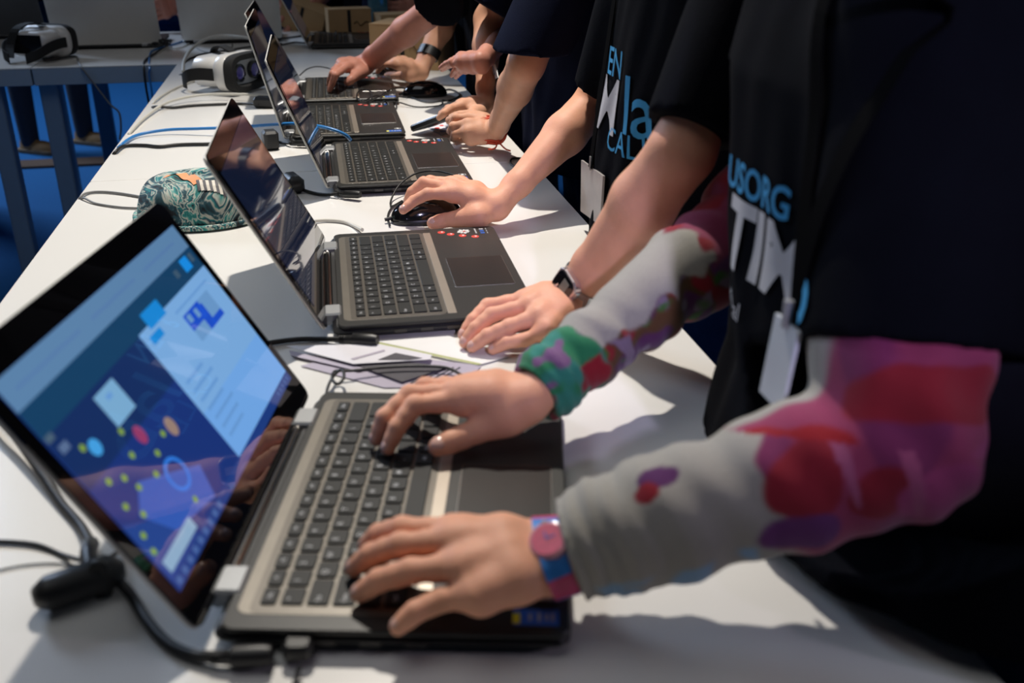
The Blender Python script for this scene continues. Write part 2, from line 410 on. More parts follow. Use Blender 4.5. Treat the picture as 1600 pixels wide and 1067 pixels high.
def np_mesh(name, parts, m):
    off = 0; vs = []; fs = []
    for v, f in parts: vs.append(v); fs.append(f + off); off += len(v)
    vs = np.concatenate(vs); fs = np.concatenate(fs)
    me = bpy.data.meshes.new(name); me.vertices.add(len(vs)); me.vertices.foreach_set('co', vs.astype(np.float32).ravel())
    me.loops.add(fs.size); me.loops.foreach_set('vertex_index', fs.astype(np.int32).ravel())
    me.polygons.add(len(fs)); me.polygons.foreach_set('loop_start', np.arange(0, fs.size, 4, dtype=np.int32))
    try: me.polygons.foreach_set('loop_total', np.full(len(fs), 4, np.int32))
    except Exception: pass
    me.polygons.foreach_set('use_smooth', np.ones(len(fs), bool)); me.materials.append(m); me.update(calc_edges=True); me.validate()
    return me
def bvh_of(v, f): return BVHTree.FromPolygons([tuple(x) for x in v], [tuple(int(i) for i in q) for q in f])

# ================================================================== the setting
def struct(o, name=None): o['kind'] = 'structure'; return o
struct(MB().box((0, 4, -0.03), (14, 16, 0.06), M_floor).build('floor'))
struct(MB().box((0, 12.05, 2.5), (14, 0.1, 5.1), M_wall).build('wall_back'))
struct(MB().box((-7.05, 4, 2.5), (0.1, 16, 5.1), M_wall).build('wall_left'))
struct(MB().box((7.05, 4, 2.5), (0.1, 16, 5.1), M_wall).build('wall_right'))
struct(MB().box((0, 4, 5.1), (14, 16, 0.1), M_wall).build('ceiling'))
struct(MB().box((-1.5, 5.18, 0.006), (9, 0.15, 0.012), M_brown).build('trim_1'))

def table(name, label, x0, x1, y0, y1, legs, legm, group):
    t = thing(name, label, 'table', ((x0 + x1) / 2, (y0 + y1) / 2, 0), 0, group)
    w, d = x1 - x0, y1 - y0
    MB().slab((0, 0, 0), w, d, TZ - 0.004, TZ, M_white, 0.004, 0.0012).build('tabletop', t)
    MB().slab((0, 0, 0), w - 0.001, d - 0.001, TZ - 0.052, TZ - 0.0045, M_edge, 0.004, 0.001).build('table_edge', t)
    for lx, ly in legs:
        m = MB(); m.slab((lx - t.location.x, ly - t.location.y, 0), 0.054, 0.054, 0.0, TZ - 0.052, legm, 0.008, 0.001)
        m.slab((lx - t.location.x, ly - t.location.y, 0), 0.075, 0.075, 0.0, 0.012, legm, 0.01, 0.001); m.build('leg', t)
    return t
xL, xR = -0.398, 0.399
S1, S2 = 1.795, 3.195
table('table', 'long white table nearest the camera, under the two front laptops', xL, xR, 0.30, S1 - 0.0008, [(xL + .06, .36), (xR - .06, .36), (xL + .06, S1 - .08), (xR - .06, S1 - .08)], M_tleg_w, 'white tables')
table('table', 'long white table under the three farther open laptops', xL, xR, S1 + 0.0008, S2 - 0.001, [(xL + .06, S1 + .08), (xR - .06, S1 + .08), (xL + .05, S2 - .06), (xR - .06, S2 - .06)], M_tleg_w, 'white tables')
table('table', 'white cross table in the background under the silver lids and cardboard boxes', -0.815, 1.2, S2 + 0.001, 4.05, [(-0.785, S2 + .055), (-0.785, 3.98), (1.14, S2 + .06), (1.14, 3.98), (-0.36, S2 + .05)], M_tleg, 'white tables')
table('table', 'white background table at the far left under the white headset', -2.6, -0.818, S2 + 0.001, 4.05, [(-0.945, S2 + .055), (-0.945, 3.98), (-2.54, S2 + .06), (-2.54, 3.98)], M_tleg, 'white tables')

# ================================================================== laptops
LW, LD, LL, HZ = .338, .236, .230, .012
KM = []          # list of (mesh, location, label)
def key_mesh(w, d, word, sub=None):
    m = MB(); m.slab((0, 0, 0), d, w, 0, 0.0022, M_key, 0.0016, 0.0004, 3)
    def put(word, size, ox, oy):
        vs, fs = text_geo(word, size, 0.0001)
        m.add([(-v.y + ox, v.x + oy, 0.00225) for v in vs], fs, M_legend)
    if word:
        if len(word) == 1 and w > .012: put(word, 0.0062, -0.0012, -w / 2 + 0.0052)
        else: put(word, min(0.0042, 0.0048), 0.0, 0.0 if w < .02 else -w / 2 + 0.0022 + 0.0011 * len(word))
        if sub: put(sub, 0.004, 0.003, -w / 2 + 0.0052)
    return m.mesh('key')
rows = [(0.0272, 0.0105, [('Esc', 1), ('F1', 1), ('F2', 1), ('F3', 1), ('F4', 1), ('F5', 1), ('F6', 1), ('F7', 1), ('F8', 1), ('F9', 1), ('F10', 1), ('F11', 1), ('F12', 1), ('Ins', 1), ('Del', 1)]),
        (0.0412, 0.0148, [('º', 1), ('1', 1), ('2', 1), ('3', 1), ('4', 1), ('5', 1), ('6', 1), ('7', 1), ('8', 1), ('9', 1), ('0', 1), ("'", 1), ('¡', 1), ('', 2)]),
        (0.0586, 0.0148, [('Tab', 1.5), *[(c, 1) for c in 'QWERTYUIOP'], ('`', 1), ('+', 1), ('', 1.5)]),
        (0.0760, 0.0148, [('Caps', 1.8), *[(c, 1) for c in 'ASDFGHJKLÑ'], ('´', 1), ('Ç', 1), ('', 1.2)]),
        (0.0934, 0.0148, [('', 1.3), ('<', 1), *[(c, 1) for c in 'ZXCVBNM'], (',', 1), ('.', 1), ('-', 1), ('', 2.7)]),
        (0.1108, 0.0148, [('Ctrl', 1.3), ('Fn', 1), ('', 1), ('Alt', 1), ('', 5), ('Alt', 1), ('Ctrl', 1.2), ('', 1.1), ('', 1.2), ('', 1.2)])]
for a, d, ks in rows:
    tot = sum(k[1] for k in ks); U = 0.292 / tot; b = -0.146
    for word, wu in ks:
        KM.append((key_mesh(wu * U - 0.0028, d, word), (a + 0.0074 if d > .012 else a + .0053, b + wu * U / 2, 0.0186)))
        b += wu * U
h2 = LW / 2
def base_mesh():
    m = MB(); m.slab((LD / 2, 0, 0), LD, LW, 0.0045, 0.0150, M_blk, 0.011, 0.0045)
    for x in (0.03, LD - 0.03):
        for y in (-0.12, 0.12): m.slab((x, y, 0), 0.02, 0.04, 0.0, 0.003, M_blk, 0.004, 0.0005)
    for i in range(3): m.box((0.075 + i * 0.03, -h2 + 0.0005, 0.0095), (0.014, 0.003, 0.004), M_pad)
    return m.mesh('base')
def deck_mesh():
    m = MB(); m.slab((LD / 2 + .003, 0, 0), LD - .006, LW, 0.0145, 0.0188, M_deck, 0.010, 0.0012, 6); return m.mesh('deck')
def well_mesh():
    m = MB(); m.slab((0.0718, 0, 0), 0.118, 0.3065, 0.0186, 0.0190, M_frame, 0.008, 0.0001); m.slab((0.0755, 0, 0), 0.1085, 0.304, 0.0188, 0.0192, M_well, 0.005, 0.0001); return m.mesh('keyboard')
def pad_mesh():
    m = MB(); m.slab((0.188, -0.016, 0), 0.075, 0.108, 0.0186, 0.0192, M_padrim, 0.002, 0.0002)
    m.slab((0.188, -0.016, 0), 0.0735, 0.1065, 0.0190, 0.0194, M_pad, 0.0015, 0.0001); return m.mesh('touchpad')
def strip_mesh():
    m = MB(); m.slab((0.1365, 0.0, 0), 0.0105, 0.302, 0.0186, 0.0191, M_strip, 0.001, 0.0002); return m.mesh('trim_strip')
def hinge_mesh(y):
    m = MB(); m.slab((0.001, y, 0), 0.020, 0.030, 0.010, 0.0205, M_hinge, 0.003, 0.002)
    m.tube([(-0.006, y - .014, 0.0125), (-0.006, y + .014, 0.0125)], 0.0068, M_hinge, 14); return m.mesh('hinge')
def bar_mesh():
    m = MB(); m.tube([(-0.0035, -0.103, 0.0138), (-0.0035, 0.103, 0.0138)], 0.0042, M_chrome, 12)
    m.box((0.006, 0, 0.0135), (0.009, 0.206, 0.004), M_blk); m.box((-0.008, 0, 0.010), (0.004, 0.25, 0.006), M_blk); return m.mesh('hinge_bar')
def red_mesh():
    m = MB(); z = 0.0190
    for (x, y) in ((.158, .150), (.170, .139), (.186, .130), (.203, .123)):
        vs = [(x + .0055 * math.cos(t * PI / 8), y + .0062 * math.sin(t * PI / 8), z) for t in range(16)]
        m.add(vs, [tuple(range(16))], M_red)
        m.add([(x + .001 + .0018 * math.cos(t * PI / 3), y + .001 + .002 * math.sin(t * PI / 3), z + .0002) for t in range(6)], [tuple(range(6))], M_paperw)
    for k in range(9):                   # white burst
        a = 2 * PI * k / 9; cx, cy = .190, .149; r = .011 if k % 2 else .0095
        c, s = math.cos(a), math.sin(a)
        m.add([(cx, cy, z), (cx + r * .6 * c - .003 * s, cy + r * .6 * s + .003 * c, z), (cx + r * c, cy + r * s, z), (cx + r * .6 * c + .003 * s, cy + r * .6 * s - .003 * c, z)], [(0, 1, 2, 3)], M_paperw)
    m.add([(.188, .146, z + .0003), (.193, .147, z + .0003), (.191, .152, z + .0003)], [(0, 1, 2)], M_red)
    m.box((.207, .148, z), (.0022, .022, .0002), M_greyst)
    for i in range(3):
        m.box((.216, .156 - i * .009, z), (.006, .005, .0002), M_greyst if i == 0 else M_bluest); m.box((.223, .156 - i * .009, z), (.0012, .006, .0002), M_greyst)
    return m.mesh('printed_decal')
def intel_mesh():
    m = MB(); m.slab((.213, -.152, 0), .030, .016, .0187, .0190, M_bluest, .001, .0001)
    m.box((.200, -.1535, .0190), (.005, .010, .0003), M_yel)
    for i, (dx, l) in enumerate(((-.004, .007), (.002, .009), (.007, .006), (.011, .008))): m.box((.213 + dx, -.152, .01905), (.0022, l, .0002), M_greyst)
    return m.mesh('processor_sticker')
def grey_mesh():
    m = MB(); m.slab((.222, -.130, 0), .013, .011, .0187, .0190, M_greyst, .001, .0001)
    for i in range(3): m.box((.218 + i * .004, -.130, .0191), (.002, .007, .0002), M_paperw if i == 1 else M_pad)
    return m.mesh('energy_sticker')
def lid_mesh(back):
    """local: z up along the lid, the screen looks along +x; axis of the hinge at the origin"""
    m = MB(); R = Matrix(((0, 0, -1), (0, 1, 0), (1, 0, 0)))       # slab w->z, d->y, height-> -x
    m.slab((0, 0, 0.004 + (LL - .004) / 2), LL - .004, LW, 0.0012, 0.0056, back, 0.010, 0.0018, 7, R)
    return m.mesh('lid')
def bezel_mesh():
    m = MB(); R = Matrix(((0, 0, -1), (0, 1, 0), (1, 0, 0)))
    m.slab((0, 0, 0.004 + (LL - .004) / 2), LL - .0045, LW - .0008, -0.0002, 0.0020, M_bezel, 0.010, 0.0004, 7, R)
    return m.mesh('bezel')
def screen_dark():
    m = MB(); m.box((0.0005, 0, 0.119), (0.0004, 0.310, 0.175), M_screen); return m.mesh('display')
GM = dict(base=base_mesh(), deck=deck_mesh(), keyboard=well_mesh(), touchpad=pad_mesh(), trim_strip=strip_mesh(), hinge_bar=bar_mesh())
GH = [hinge_mesh(-.118), hinge_mesh(.118)]
GD = dict(printed_decal=red_mesh(), processor_sticker=intel_mesh(), energy_sticker=grey_mesh())
G_lid, G_lidb, G_bez, G_scr = lid_mesh(M_silver), lid_mesh(mat('charcoal_lid', (.05, .055, .065), .45, noise_amt=.1)), bezel_mesh(), screen_dark()

def E(name, c): return mat('lit_' + name, (0.004, 0.004, 0.006), 0.05, coat=1.0, emit=c, estr=1.0)
def lit_display():
    m = MB(); lay = [0]
    def poly(pts, c, L):
        x = 0.00075 + L * 0.00006
        vs = [(x, b - .003, z) for b, z in pts]; n = len(vs)
        area = sum(pts[i][0] * pts[(i + 1) % n][1] - pts[(i + 1) % n][0] * pts[i][1] for i in range(n))
        m.add(vs, [tuple(range(n)) if area > 0 else tuple(reversed(range(n)))], c)
    def rect(b0, b1, z0, z1, c, L): poly([(b0, z0), (b1, z0), (b1, z1), (b0, z1)], c, L)
    def disc(b, z, r, c, L, ry=None):
        ry = ry or r; poly([(b + r * math.cos(t * PI / 12), z + ry * math.sin(t * PI / 12)) for t in range(24)], c, L)
    navy = E('navy', (.010, .034, .19)); m.box((0.0005, 0, 0.119), (0.0004, 0.3135, 0.176), navy)
    deep = E('deep', (.008, .028, .12)); rect(-.153, .003, .12, .163, deep, 1)
    rect(-.1535, .1595, .184, .2068, E('toolbar', (.11, .235, .42)), 1)
    for i, (a, b_) in enumerate(((-.14, -.05), (-.03, .05), (.07, .14))): rect(a, b_, .194, .1965, E('toolbar_text', (.10, .21, .42)), 2)
    strip = E('strip', (.008, .052, .13)); rect(-.1535, .1595, .162, .184, strip, 2)
    rect(.126, .142, .169, .181, E('button', (.01, .27, .80)), 3); rect(.106, .114, .171, .178, E('icon_grey', (.05, .10, .16)), 3); rect(.146, .153, .172, .180, E('icon_grey', (.05, .10, .16)), 3)
    rect(.003, .1595, .040, .163, E('panel', (.17, .40, .82)), 2)
    rect(.003, .1595, .085, .163, E('panel_top', (.20, .42, .76)), 3)
    cy = E('cyan_block', (.01, .25, .70))
    rect(.022, .056, .159, .173, cy, 5); rect(.012, .034, .149, .156, cy, 5)
    rect(.072, .134, .121, .147, E('thumb_pale', (.15, .33, .62)), 5)
    bl = E('thumb_blue', (.012, .08, .60)); rect(.072, .108, .132, .147, bl, 6); rect(.098, .112, .121, .143, bl, 6); rect(.108, .134, .121, .127, bl, 6); rect(.076, .084, .138, .145, E('thumb_pale', (0, 0, 0)), 7); rect(.092, .099, .136, .144, E('thumb_pale', (0, 0, 0)), 7)
    for i in range(7): rect(.012, .05 + .004 * (i % 3), .055 + i * .009, .058 + i * .009, E('panel_text', (.14, .33, .68)), 5)
    rect(.066, .145, .152, .154, E('panel_text', (0, 0, 0)), 5)
    pale = E('pale_card', (.20, .42, .66)); rect(-.089, -.058, .131, .157, pale, 5); rect(-.078, -.070, .148, .152, E('panel_text', (0, 0, 0)), 6)
    poly([(-.112, .098), (-.045, .066), (-.056, .042), (-.115, .055), (-.134, .083)], E('map_patch', (.035, .105, .46)), 4)
    poly([(-.153, .09), (-.12, .07), (-.10, .04), (-.153, .04)], E('map_patch2', (.02, .06, .27)), 3)
    rg = E('ring', (.03, .20, .75)); n = 32
    for k in range(n):
        a0, a1 = 2 * PI * k / n, 2 * PI * (k + 1) / n
        poly([(-.073 + r * math.cos(a), .077 + r * math.sin(a)) for r, a in ((.0105, a0), (.0135, a0), (.0135, a1), (.0105, a1))], rg, 6)
    disc(-.076, .116, .0058, E('crimson', (.30, .045, .14)), 7, .0075); disc(-.041, .101, .0062, E('tan', (.32, .22, .18)), 7, .008); disc(-.121, .135, .0062, E('sky', (.06, .36, .78)), 7)
    ye = E('lime', (.22, .36, .05))
    for b, z in ((-.09, .128), (-.131, .141), (-.12, .107), (-.075, .098), (-.134, .114), (-.138, .095), (-.13, .082), (-.077, .055), (-.144, .074), (-.092, .09), (-.055, .103), (-.098, .112), (-.115, .095), (-.147, .062)): disc(b, z, .0027, ye, 7)
    poly([(-.148, .043), (-.096, .043), (-.096, .053), (-.148, .053)], E('pale_card2', (.26, .42, .60)), 6)
    rect(-.152, -.143, .158, .163, E('small_grey', (.07, .12, .18)), 5); rect(-.148, -.138, .147, .153, E('small_grey2', (.10, .16, .30)), 5)
    rect(-.153, .1595, .0312, .040, E('taskbar', (.012, .045, .22)), 5)
    for i in range(9): rect(-.150 + i * .011, -.144 + i * .011, .0332, .0382, E('task_icon', (.06, .13, .35)), 6)
    for i in range(5): rect(.118 + i * .008, .121 + i * .008, .034, .0375, E('task_icon', (0, 0, 0)), 6)
    return m.mesh('display')

def make_laptop(label, x, y, t, phi, keys=True, lit=False, back=None, z=TZ):
    r = thing('laptop', label, 'laptop', (x, y, z), t, 'open laptops')
    for n, me in GM.items():
        if n == 'keyboard':
            kb = link(n, me, parent=r)
            if keys:
                for km, loc in KM: link('key', km, None, kb, loc)
        else: link(n, me, parent=r)
    for g in GH: link('hinge', g, parent=r)
    if keys:
        for n, me in GD.items(): link(n, me, parent=r)
    lid = link('lid', back or G_lid, parent=r, loc=(-.004, 0, HZ)); lid.rotation_euler = (0, -phi, 0)
    link('bezel', G_bez, parent=lid); d = link('display', lit_display() if lit else G_scr, parent=lid)
    if lit: d['label'] = 'lit blue display showing a map and a pale side panel'
    return r
LA = (-.057, .6942, -.2233, .5505); LB = (.0039, 1.1821, -.0178, .4866); LC = (.022, 1.7768, -.0049, .368); LDp = (-.0525, 2.1789, -.0097, .2431); LE = (-.0275, 2.576, -.0232, .4494)
make_laptop('nearest laptop, lit blue map screen, both hands of the floral-sleeved child on it', *LA, lit=True)
make_laptop('second laptop from the camera, black screen, beside the hand with the steel watch', *LB)
make_laptop('third laptop from the camera, blue cable plugged into its far side, nobody touching it', *LC)
make_laptop('fourth laptop from the camera, its lid rising highest behind the third laptop', *LDp)
make_laptop('fifth laptop from the camera with a hand typing on its keyboard', *LE)
make_laptop('silver-lidded laptop seen from behind at the left of the background table, beside the white headset', -.655, 3.59, PI / 2 + .01, .30, keys=False)
make_laptop('silver-lidded laptop seen from behind, just left of the tall dark lid', -.258, 3.66, PI / 2 + .02, .30, keys=False)
make_laptop('laptop with charcoal lid seen from behind at far left, partly behind the white headset', -1.09, 3.93, PI / 2 - .02, .35, keys=False, back=G_lidb)
make_laptop('sideways laptop on the background table in front of the small cardboard box', .010, 3.60, -.03, .45)

# ================================================================== people
def A(v): return np.array(v, float)
def lerp(a, b, t): return a + (b - a) * t
UP = A((0, 0, 1.0))
def hand(W, mcp, fingers, thumb, elbow, s=1.0, back=0.10):
    """W wrist, mcp four knuckles index to little, fingers four [pip, tip], thumb [base, knuckle, joint, tip]; all world points.
    Returns prim groups and nail frames"""
    W = A(W); mcp = [A(m) for m in mcp]; th = [A(t) for t in thumb]; el = A(elbow)
    side = mcp[0] - mcp[3]; fw = (mcp[1] - W); side -= fw * (side @ fw) / (fw @ fw); side /= np.linalg.norm(side)
    nrm = np.cross(fw, side); nrm /= np.linalg.norm(nrm)
    if nrm[2] < 0: nrm = -nrm
    g0 = []
    offs = [.0115, .004, -.004, -.0115]
    for i in range(4):
        w = W + side * offs[i] * s
        mid = lerp(w, mcp[i], .55) + nrm * .001
        g0.append(('c', w, mid, .0140 * s, .0135 * s)); g0.append(('c', mid, mcp[i] - nrm * .0025, .0135 * s, .0106 * s))
        g0.append(('c', mcp[i] - nrm * .003, lerp(mcp[i], mid, .15), .0112 * s, .0095 * s))
    # heel of the hand and web to the thumb
    g0.append(('c', W + side * .010 * s - nrm * .006 * s, th[0], .0135 * s, .0135 * s))
    g0.append(('c', th[0], th[1], .0145 * s, .0115 * s))
    g0.append(('c', lerp(W, mcp[0], .55) - nrm * .003, lerp(th[0], th[1], .45), .0105 * s, .0105 * s))
    # forearm
    ax = el - W; L = np.linalg.norm(ax); ax /= L
    sd = side - ax * (side @ ax); sd /= np.linalg.norm(sd)
    for q in (-1, 1):
        g0.append(('c', W + sd * q * .0085 * s, W + ax * .05 + sd * q * .009 * s, .0170 * s, .0180 * s))
        g0.append(('c', W + ax * .05 + sd * q * .009 * s, W + ax * L * .68 + sd * q * .006 * s, .0180 * s, .0300 * s))
        g0.append(('c', W + ax * L * .68 + sd * q * .006 * s, el + sd * q * .004 * s, .0300 * s, .0300 * s))
    gs = [g0]; nails = []
    rad = [(.0094, .0086, .0076, .0066)] * 3 + [(.0084, .0076, .0068, .0060)]
    for i in range(4):
        pip, tip = A(fingers[i][0]), A(fingers[i][-1]); r = [x * s for x in rad[i]]
        if len(fingers[i]) == 3: dip = A(fingers[i][1])
        else:
            d = tip - pip; up = nrm * .6 + UP * .4; up = up - d * (up @ d) / (d @ d); up /= np.linalg.norm(up)
            dip = lerp(pip, tip, .56) + up * .0035
        m0 = mcp[i] - nrm * .002; g = []
        for a, b, ra, rb in ((m0, pip, r[0], r[1]), (pip, dip, r[1], r[2]), (dip, tip, r[2], r[3])):
            mid = lerp(a, b, .5); g.append(('c', a, mid, ra, (ra + rb) / 2 * .955)); g.append(('c', mid, b, (ra + rb) / 2 * .955, rb))
        gs.append(g)
        d = tip - dip; d /= np.linalg.norm(d); o = nrm * .5 + UP * .5 + fw / np.linalg.norm(fw) * .3; o = o - d * (o @ d); o /= np.linalg.norm(o)
        nails.append((tip - d * .0015, d, o, r[3]))
    tr = [.0118 * s, .0104 * s, .0088 * s]
    gs.append([('c', th[1], lerp(th[1], th[2], .5), tr[0], tr[0] * .93), ('c', lerp(th[1], th[2], .5), th[2], tr[0] * .93, tr[1]),
               ('c', th[2], lerp(th[2], th[3], .5), tr[1], tr[1] * .97), ('c', lerp(th[2], th[3], .5), th[3], tr[1] * .97, tr[2])])
    d = th[3] - th[2]; d /= np.linalg.norm(d); o = UP * .8 + side * .35; o = o - d * (o @ d); o /= np.linalg.norm(o)
    nails.append((th[3] - d * .002, d, o, tr[2]))
    return gs, nails, side, nrm

def nail_mb(nails, which, s=1.0):
    out = []
    for i in which:
        c, d, o, r = nails[i]; w = np.cross(d, o); rr = r * (1.0 if i < 4 else 1.05)
        m = MB(); M = Matrix((tuple(d), tuple(w), tuple(o))).transposed()
        m.ell(tuple(c + o * r * .56), (rr * .95, rr * .80, rr * .52), M_nail, M, 18, 10, 0.0)
        out.append(m)
    return out

def px(l): return [P(*q) for q in l]

def person(label, skin, arms, torso, fold, shoulders, shirt_m, pants_m, hr=.0045, ar=.0025, face=(-1, 0), head_c=None, sleeve_r=(.062, .055), shirt_h=.006, sleeves=True, hips=None, group='children at the laptops', legs=None, hem_cut=None):
    """arms: dict(hand=groups, elbow, shoulder, sleeve_end, h, upper radius)"""
    top = torso[-1]; cx, cy = torso[len(torso) // 2][1:3]
    foot = (torso[0][1] + .02, torso[0][2], 0)
    root = thing('person', label, 'person', foot, 0, group); inv = Vector(foot)
    parts = []; nails_all = []
    for a in arms:
        gs = [list(g) for g in a['hand'][0]]; el, sh = A(a['elbow']), A(a['shoulder'])
        u = el + (sh - el) * min(1, a.get('bare', .12) / max(np.linalg.norm(sh - el), .01))
        gs[0] += [('c', el, u, .030 * a.get('s', 1), a.get('ur', .034))]
        parts.append(sdf_mesh(gs, a.get('h', ar), k=.012, kj=.006))
        nails_all += nail_mb(a['hand'][1], a.get('nails', ()))
    # coarse body under the clothes
    hc = A(head_c) if head_c is not None else A((top[1] + face[0] * .07, top[2] + face[1] * .07, top[0] + .17))
    f3 = A((face[0], face[1], -.35)); f3 /= np.linalg.norm(f3); sx = A((-face[1], face[0], 0.0))
    hipz = .80
    body = [('c', A((torso[0][1] + .03, torso[0][2], hipz)), A((cx + .01, cy, torso[-2][0])), .085, .08), ('c', A((cx, cy, torso[-2][0])), hc - UP * .04, .05, .045)]
    for a in arms: body.append(('c', A((cx, cy, A(a['shoulder'])[2])), A(a['shoulder']), .05, .036)); body.append(('c', A(a['shoulder']), A(a['elbow']), .036, .028))
    parts.append(sdf_mesh([body], .010, k=.04))
    hd = [('e', hc, (.078, .072, .100)), ('e', hc + f3 * .022 - UP * .045, (.055, .050, .055)), ('c', hc + f3 * .082, hc + f3 * .096 - UP * .018, .009, .013),
          ('e', hc + sx * .074 - UP * .01, (.012, .012, .028)), ('e', hc - sx * .074 - UP * .01, (.012, .012, .028)),
          ('c', hc + f3 * .078 - UP * .045 - sx * .018, hc + f3 * .078 - UP * .045 + sx * .018, .007, .007), ('c', hc - UP * .03, hc - UP * .14 - f3 * .02, .048, .050)]
    parts.append(sdf_mesh([hd], .006, k=.014))
    me = np_mesh('body', parts, skin); b = link('body', me, None, root); b.location = -inv
    def child(name, pr, m, h, k, **kw):
        v, f = sdf_mesh([pr], h, k=k, **kw); o = link(name, np_mesh(name, [(v, f)], m), None, root); o.location = -inv; return o, v, f
    child('hair', [('e', hc - f3 * .018 + UP * .018, (.090, .084, .100)), ('c', hc - f3 * .05, hc - f3 * .065 - UP * .12, .055, .04)], M_hair, .009, .02, cuts=[(hc + f3 * .050 - UP * .0, f3)])
    for e in (-1, 1):
        em = MB(); em.ell(tuple(hc + f3 * .068 + sx * e * .030 - UP * .002), (.012, .012, .009), M_paperw, None, 12, 8); em.ell(tuple(hc + f3 * .077 + sx * e * .030 - UP * .002), (.005, .005, .005), M_dark, None, 10, 6)
        em.build('eye', root).location = -inv
    # legs and shoes
    pz = []
    lx = torso[0][1] + .05; w2 = .085; ly = torso[0][2]
    if legs is None: legs = [(lx, ly - w2), (lx, ly + w2)] if face[0] else [(lx - w2, ly), (lx + w2, ly)]
    hx, hy = torso[0][1] + .03, torso[0][2]
    for x, y in legs:
        pz += [('c', A((hx * .5 + x * .5, hy * .5 + y * .5, .80)), A((x, y, .44)), .088, .062), ('c', A((x, y, .44)), A((x, y, .06)), .060, .046)]
    child('trousers', pz + ([('l', hips, .002)] if hips else []) + [('c', A((hx, hy - .05, .86)), A((hx, hy + .05, .86)), .10, .10)], pants_m, .011, .03)
    for x, y in legs:
        sm = MB(); c = (x + face[0] * .045, y + face[1] * .045); ang = math.atan2(face[1], face[0])
        R = Matrix.Rotation(ang, 3, 'Z')
        sm.slab((c[0], c[1], 0), .25, .085, 0.001, 0.022, M_sole, .04, .003, 6, R)
        sm.ell((c[0] + face[0] * .03, c[1] + face[1] * .03, .022), (.095, .042, .045), M_shoe, R, 20, 10, 0.0)
        sm.ell((c[0] - face[0] * .05, c[1] - face[1] * .05, .022), (.062, .040, .085), M_shoe, R, 20, 10, 0.0)
        sm.build('shoe', root).location = -inv
    # shirt
    pr = [('l', torso, fold)]; cuts = []; carve = []
    for a in arms:
        sh, se = A(a['shoulder']), A(a['sleeve']); d = se - sh; d /= np.linalg.norm(d); r0, r1 = a.get('sr', sleeve_r)
        pr.append(('c', sh, se + d * .03, r0, r1)); cuts.append((se, A(a.get('cutn', d)))); pass
        pr.append(('c', A((cx, cy, sh[2] - .02)), sh, .075, r0))
    o, v, f = child('t_shirt', pr, shirt_m, shirt_h, .03, cuts=cuts, carve=carve)
    for nm in nails_all: nm.build('fingernail', root).location = -inv
    return root, inv, (v, f), b

def press_on(root, inv, shirt, body, name, c, right, up, size, m, bold=.0, off=.0022, label=None, extra=None):
    """lays a printed word on the shirt"""
    bv = bvh_of(*shirt); vs, fs = text_geo(body, size, bold)
    right = Vector(right).normalized(); up = Vector(up).normalized(); n = right.cross(up)
    bm = bmesh.new(); bl = [bm.verts.new(v) for v in vs]
    for q in fs:
        try: bm.faces.new([bl[i] for i in q])
        except ValueError: pass
    bmesh.ops.triangulate(bm, faces=bm.faces[:])
    for _ in range(4):
        ed = [e for e in bm.edges if e.calc_length() > .006]
        if ed: bmesh.ops.subdivide_edges(bm, edges=ed, cuts=1)
        bmesh.ops.triangulate(bm, faces=bm.faces[:])
    for v in bm.verts:
        p = Vector(c) + right * v.co.x + up * v.co.y
        hit = bv.ray_cast(p + n * .25, -n, .5)
        if hit[0] is None: hit = bv.find_nearest(p)
        v.co = hit[0] + n * off
    me = bpy.data.meshes.new(name); bm.to_mesh(me); bm.free(); me.materials.append(m)
    o = link(name, me, None, root); o.location = -inv
    return o

# ---------------------------------------------------------------- nearest child, floral sleeves
p1L = dict(W=P(872, 872, .052), elbow=P(1392, 698, .128), shoulder=V(.400, .600, .37 + TZ))
hL = hand(p1L['W'], px([(712, 828, .060), (712, 843, .062), (728, 882, .058), (752, 926, .050)]),
          [px([(628, 826, .056), (573, 853, .029)]), px([(626, 851, .056), (553, 888, .029)]), px([(642, 892, .050), (562, 927, .029)]), px([(690, 937, .041), (622, 979, .028)])],
          px([(835, 848, .040), (775, 842, .035), (725, 838, .031), (680, 842, .029)]), p1L['elbow'], .98)
p1R = dict(W=P(822, 622, .058), elbow=P(1175, 345, .158), shoulder=V(.505, .86, .40 + TZ))
hR = hand(p1R['W'], px([(724, 623, .062), (718, 610, .066), (728, 603, .062), (742, 600, .056)]),
          [px([(648, 633, .060), (606, 700, .030)]), px([(640, 616, .062), (601, 652, .050), (588, 686, .030)]), px([(664, 604, .060), (640, 622, .045), (628, 640, .030)]), px([(694, 601, .052), (668, 612, .040), (655, 622, .029)])],
          px([(796, 652, .048), (768, 664, .042), (722, 683, .036), (684, 698, .032)]), p1R['elbow'], .95)
T1 = [(TZ + .015, .462, .600, .168, .215), (TZ + .10, .462, .63, .140, .195), (TZ + .20, .462, .67, .135, .190), (TZ + .33, .462, .70, .133, .195), (TZ + .43, .465, .735, .10, .165), (TZ + .50, .455, .735, .055, .085)]
arms1 = [dict(hand=hL, elbow=p1L['elbow'], shoulder=p1L['shoulder'], sleeve=A(p1L['elbow']) * .76 + A(p1L['shoulder']) * .24, h=.0014, bare=.03, nails=(0, 1, 2, 3), sr=(.066, .063)),
         dict(hand=hR, elbow=p1R['elbow'], shoulder=p1R['shoulder'], sleeve=A(p1R['elbow']) * .45 + A(p1R['shoulder']) * .55, h=.0016, bare=.03, nails=(0, 1, 4), sr=(.066, .058))]
r1, i1, sh1, b1 = person('person in a black T-shirt over floral long sleeves, typing on the nearest laptop', M_skin, arms1, T1, .0028, None, M_shirt, M_dark, shirt_h=.005, head_c=(.37, .74, TZ + .68))
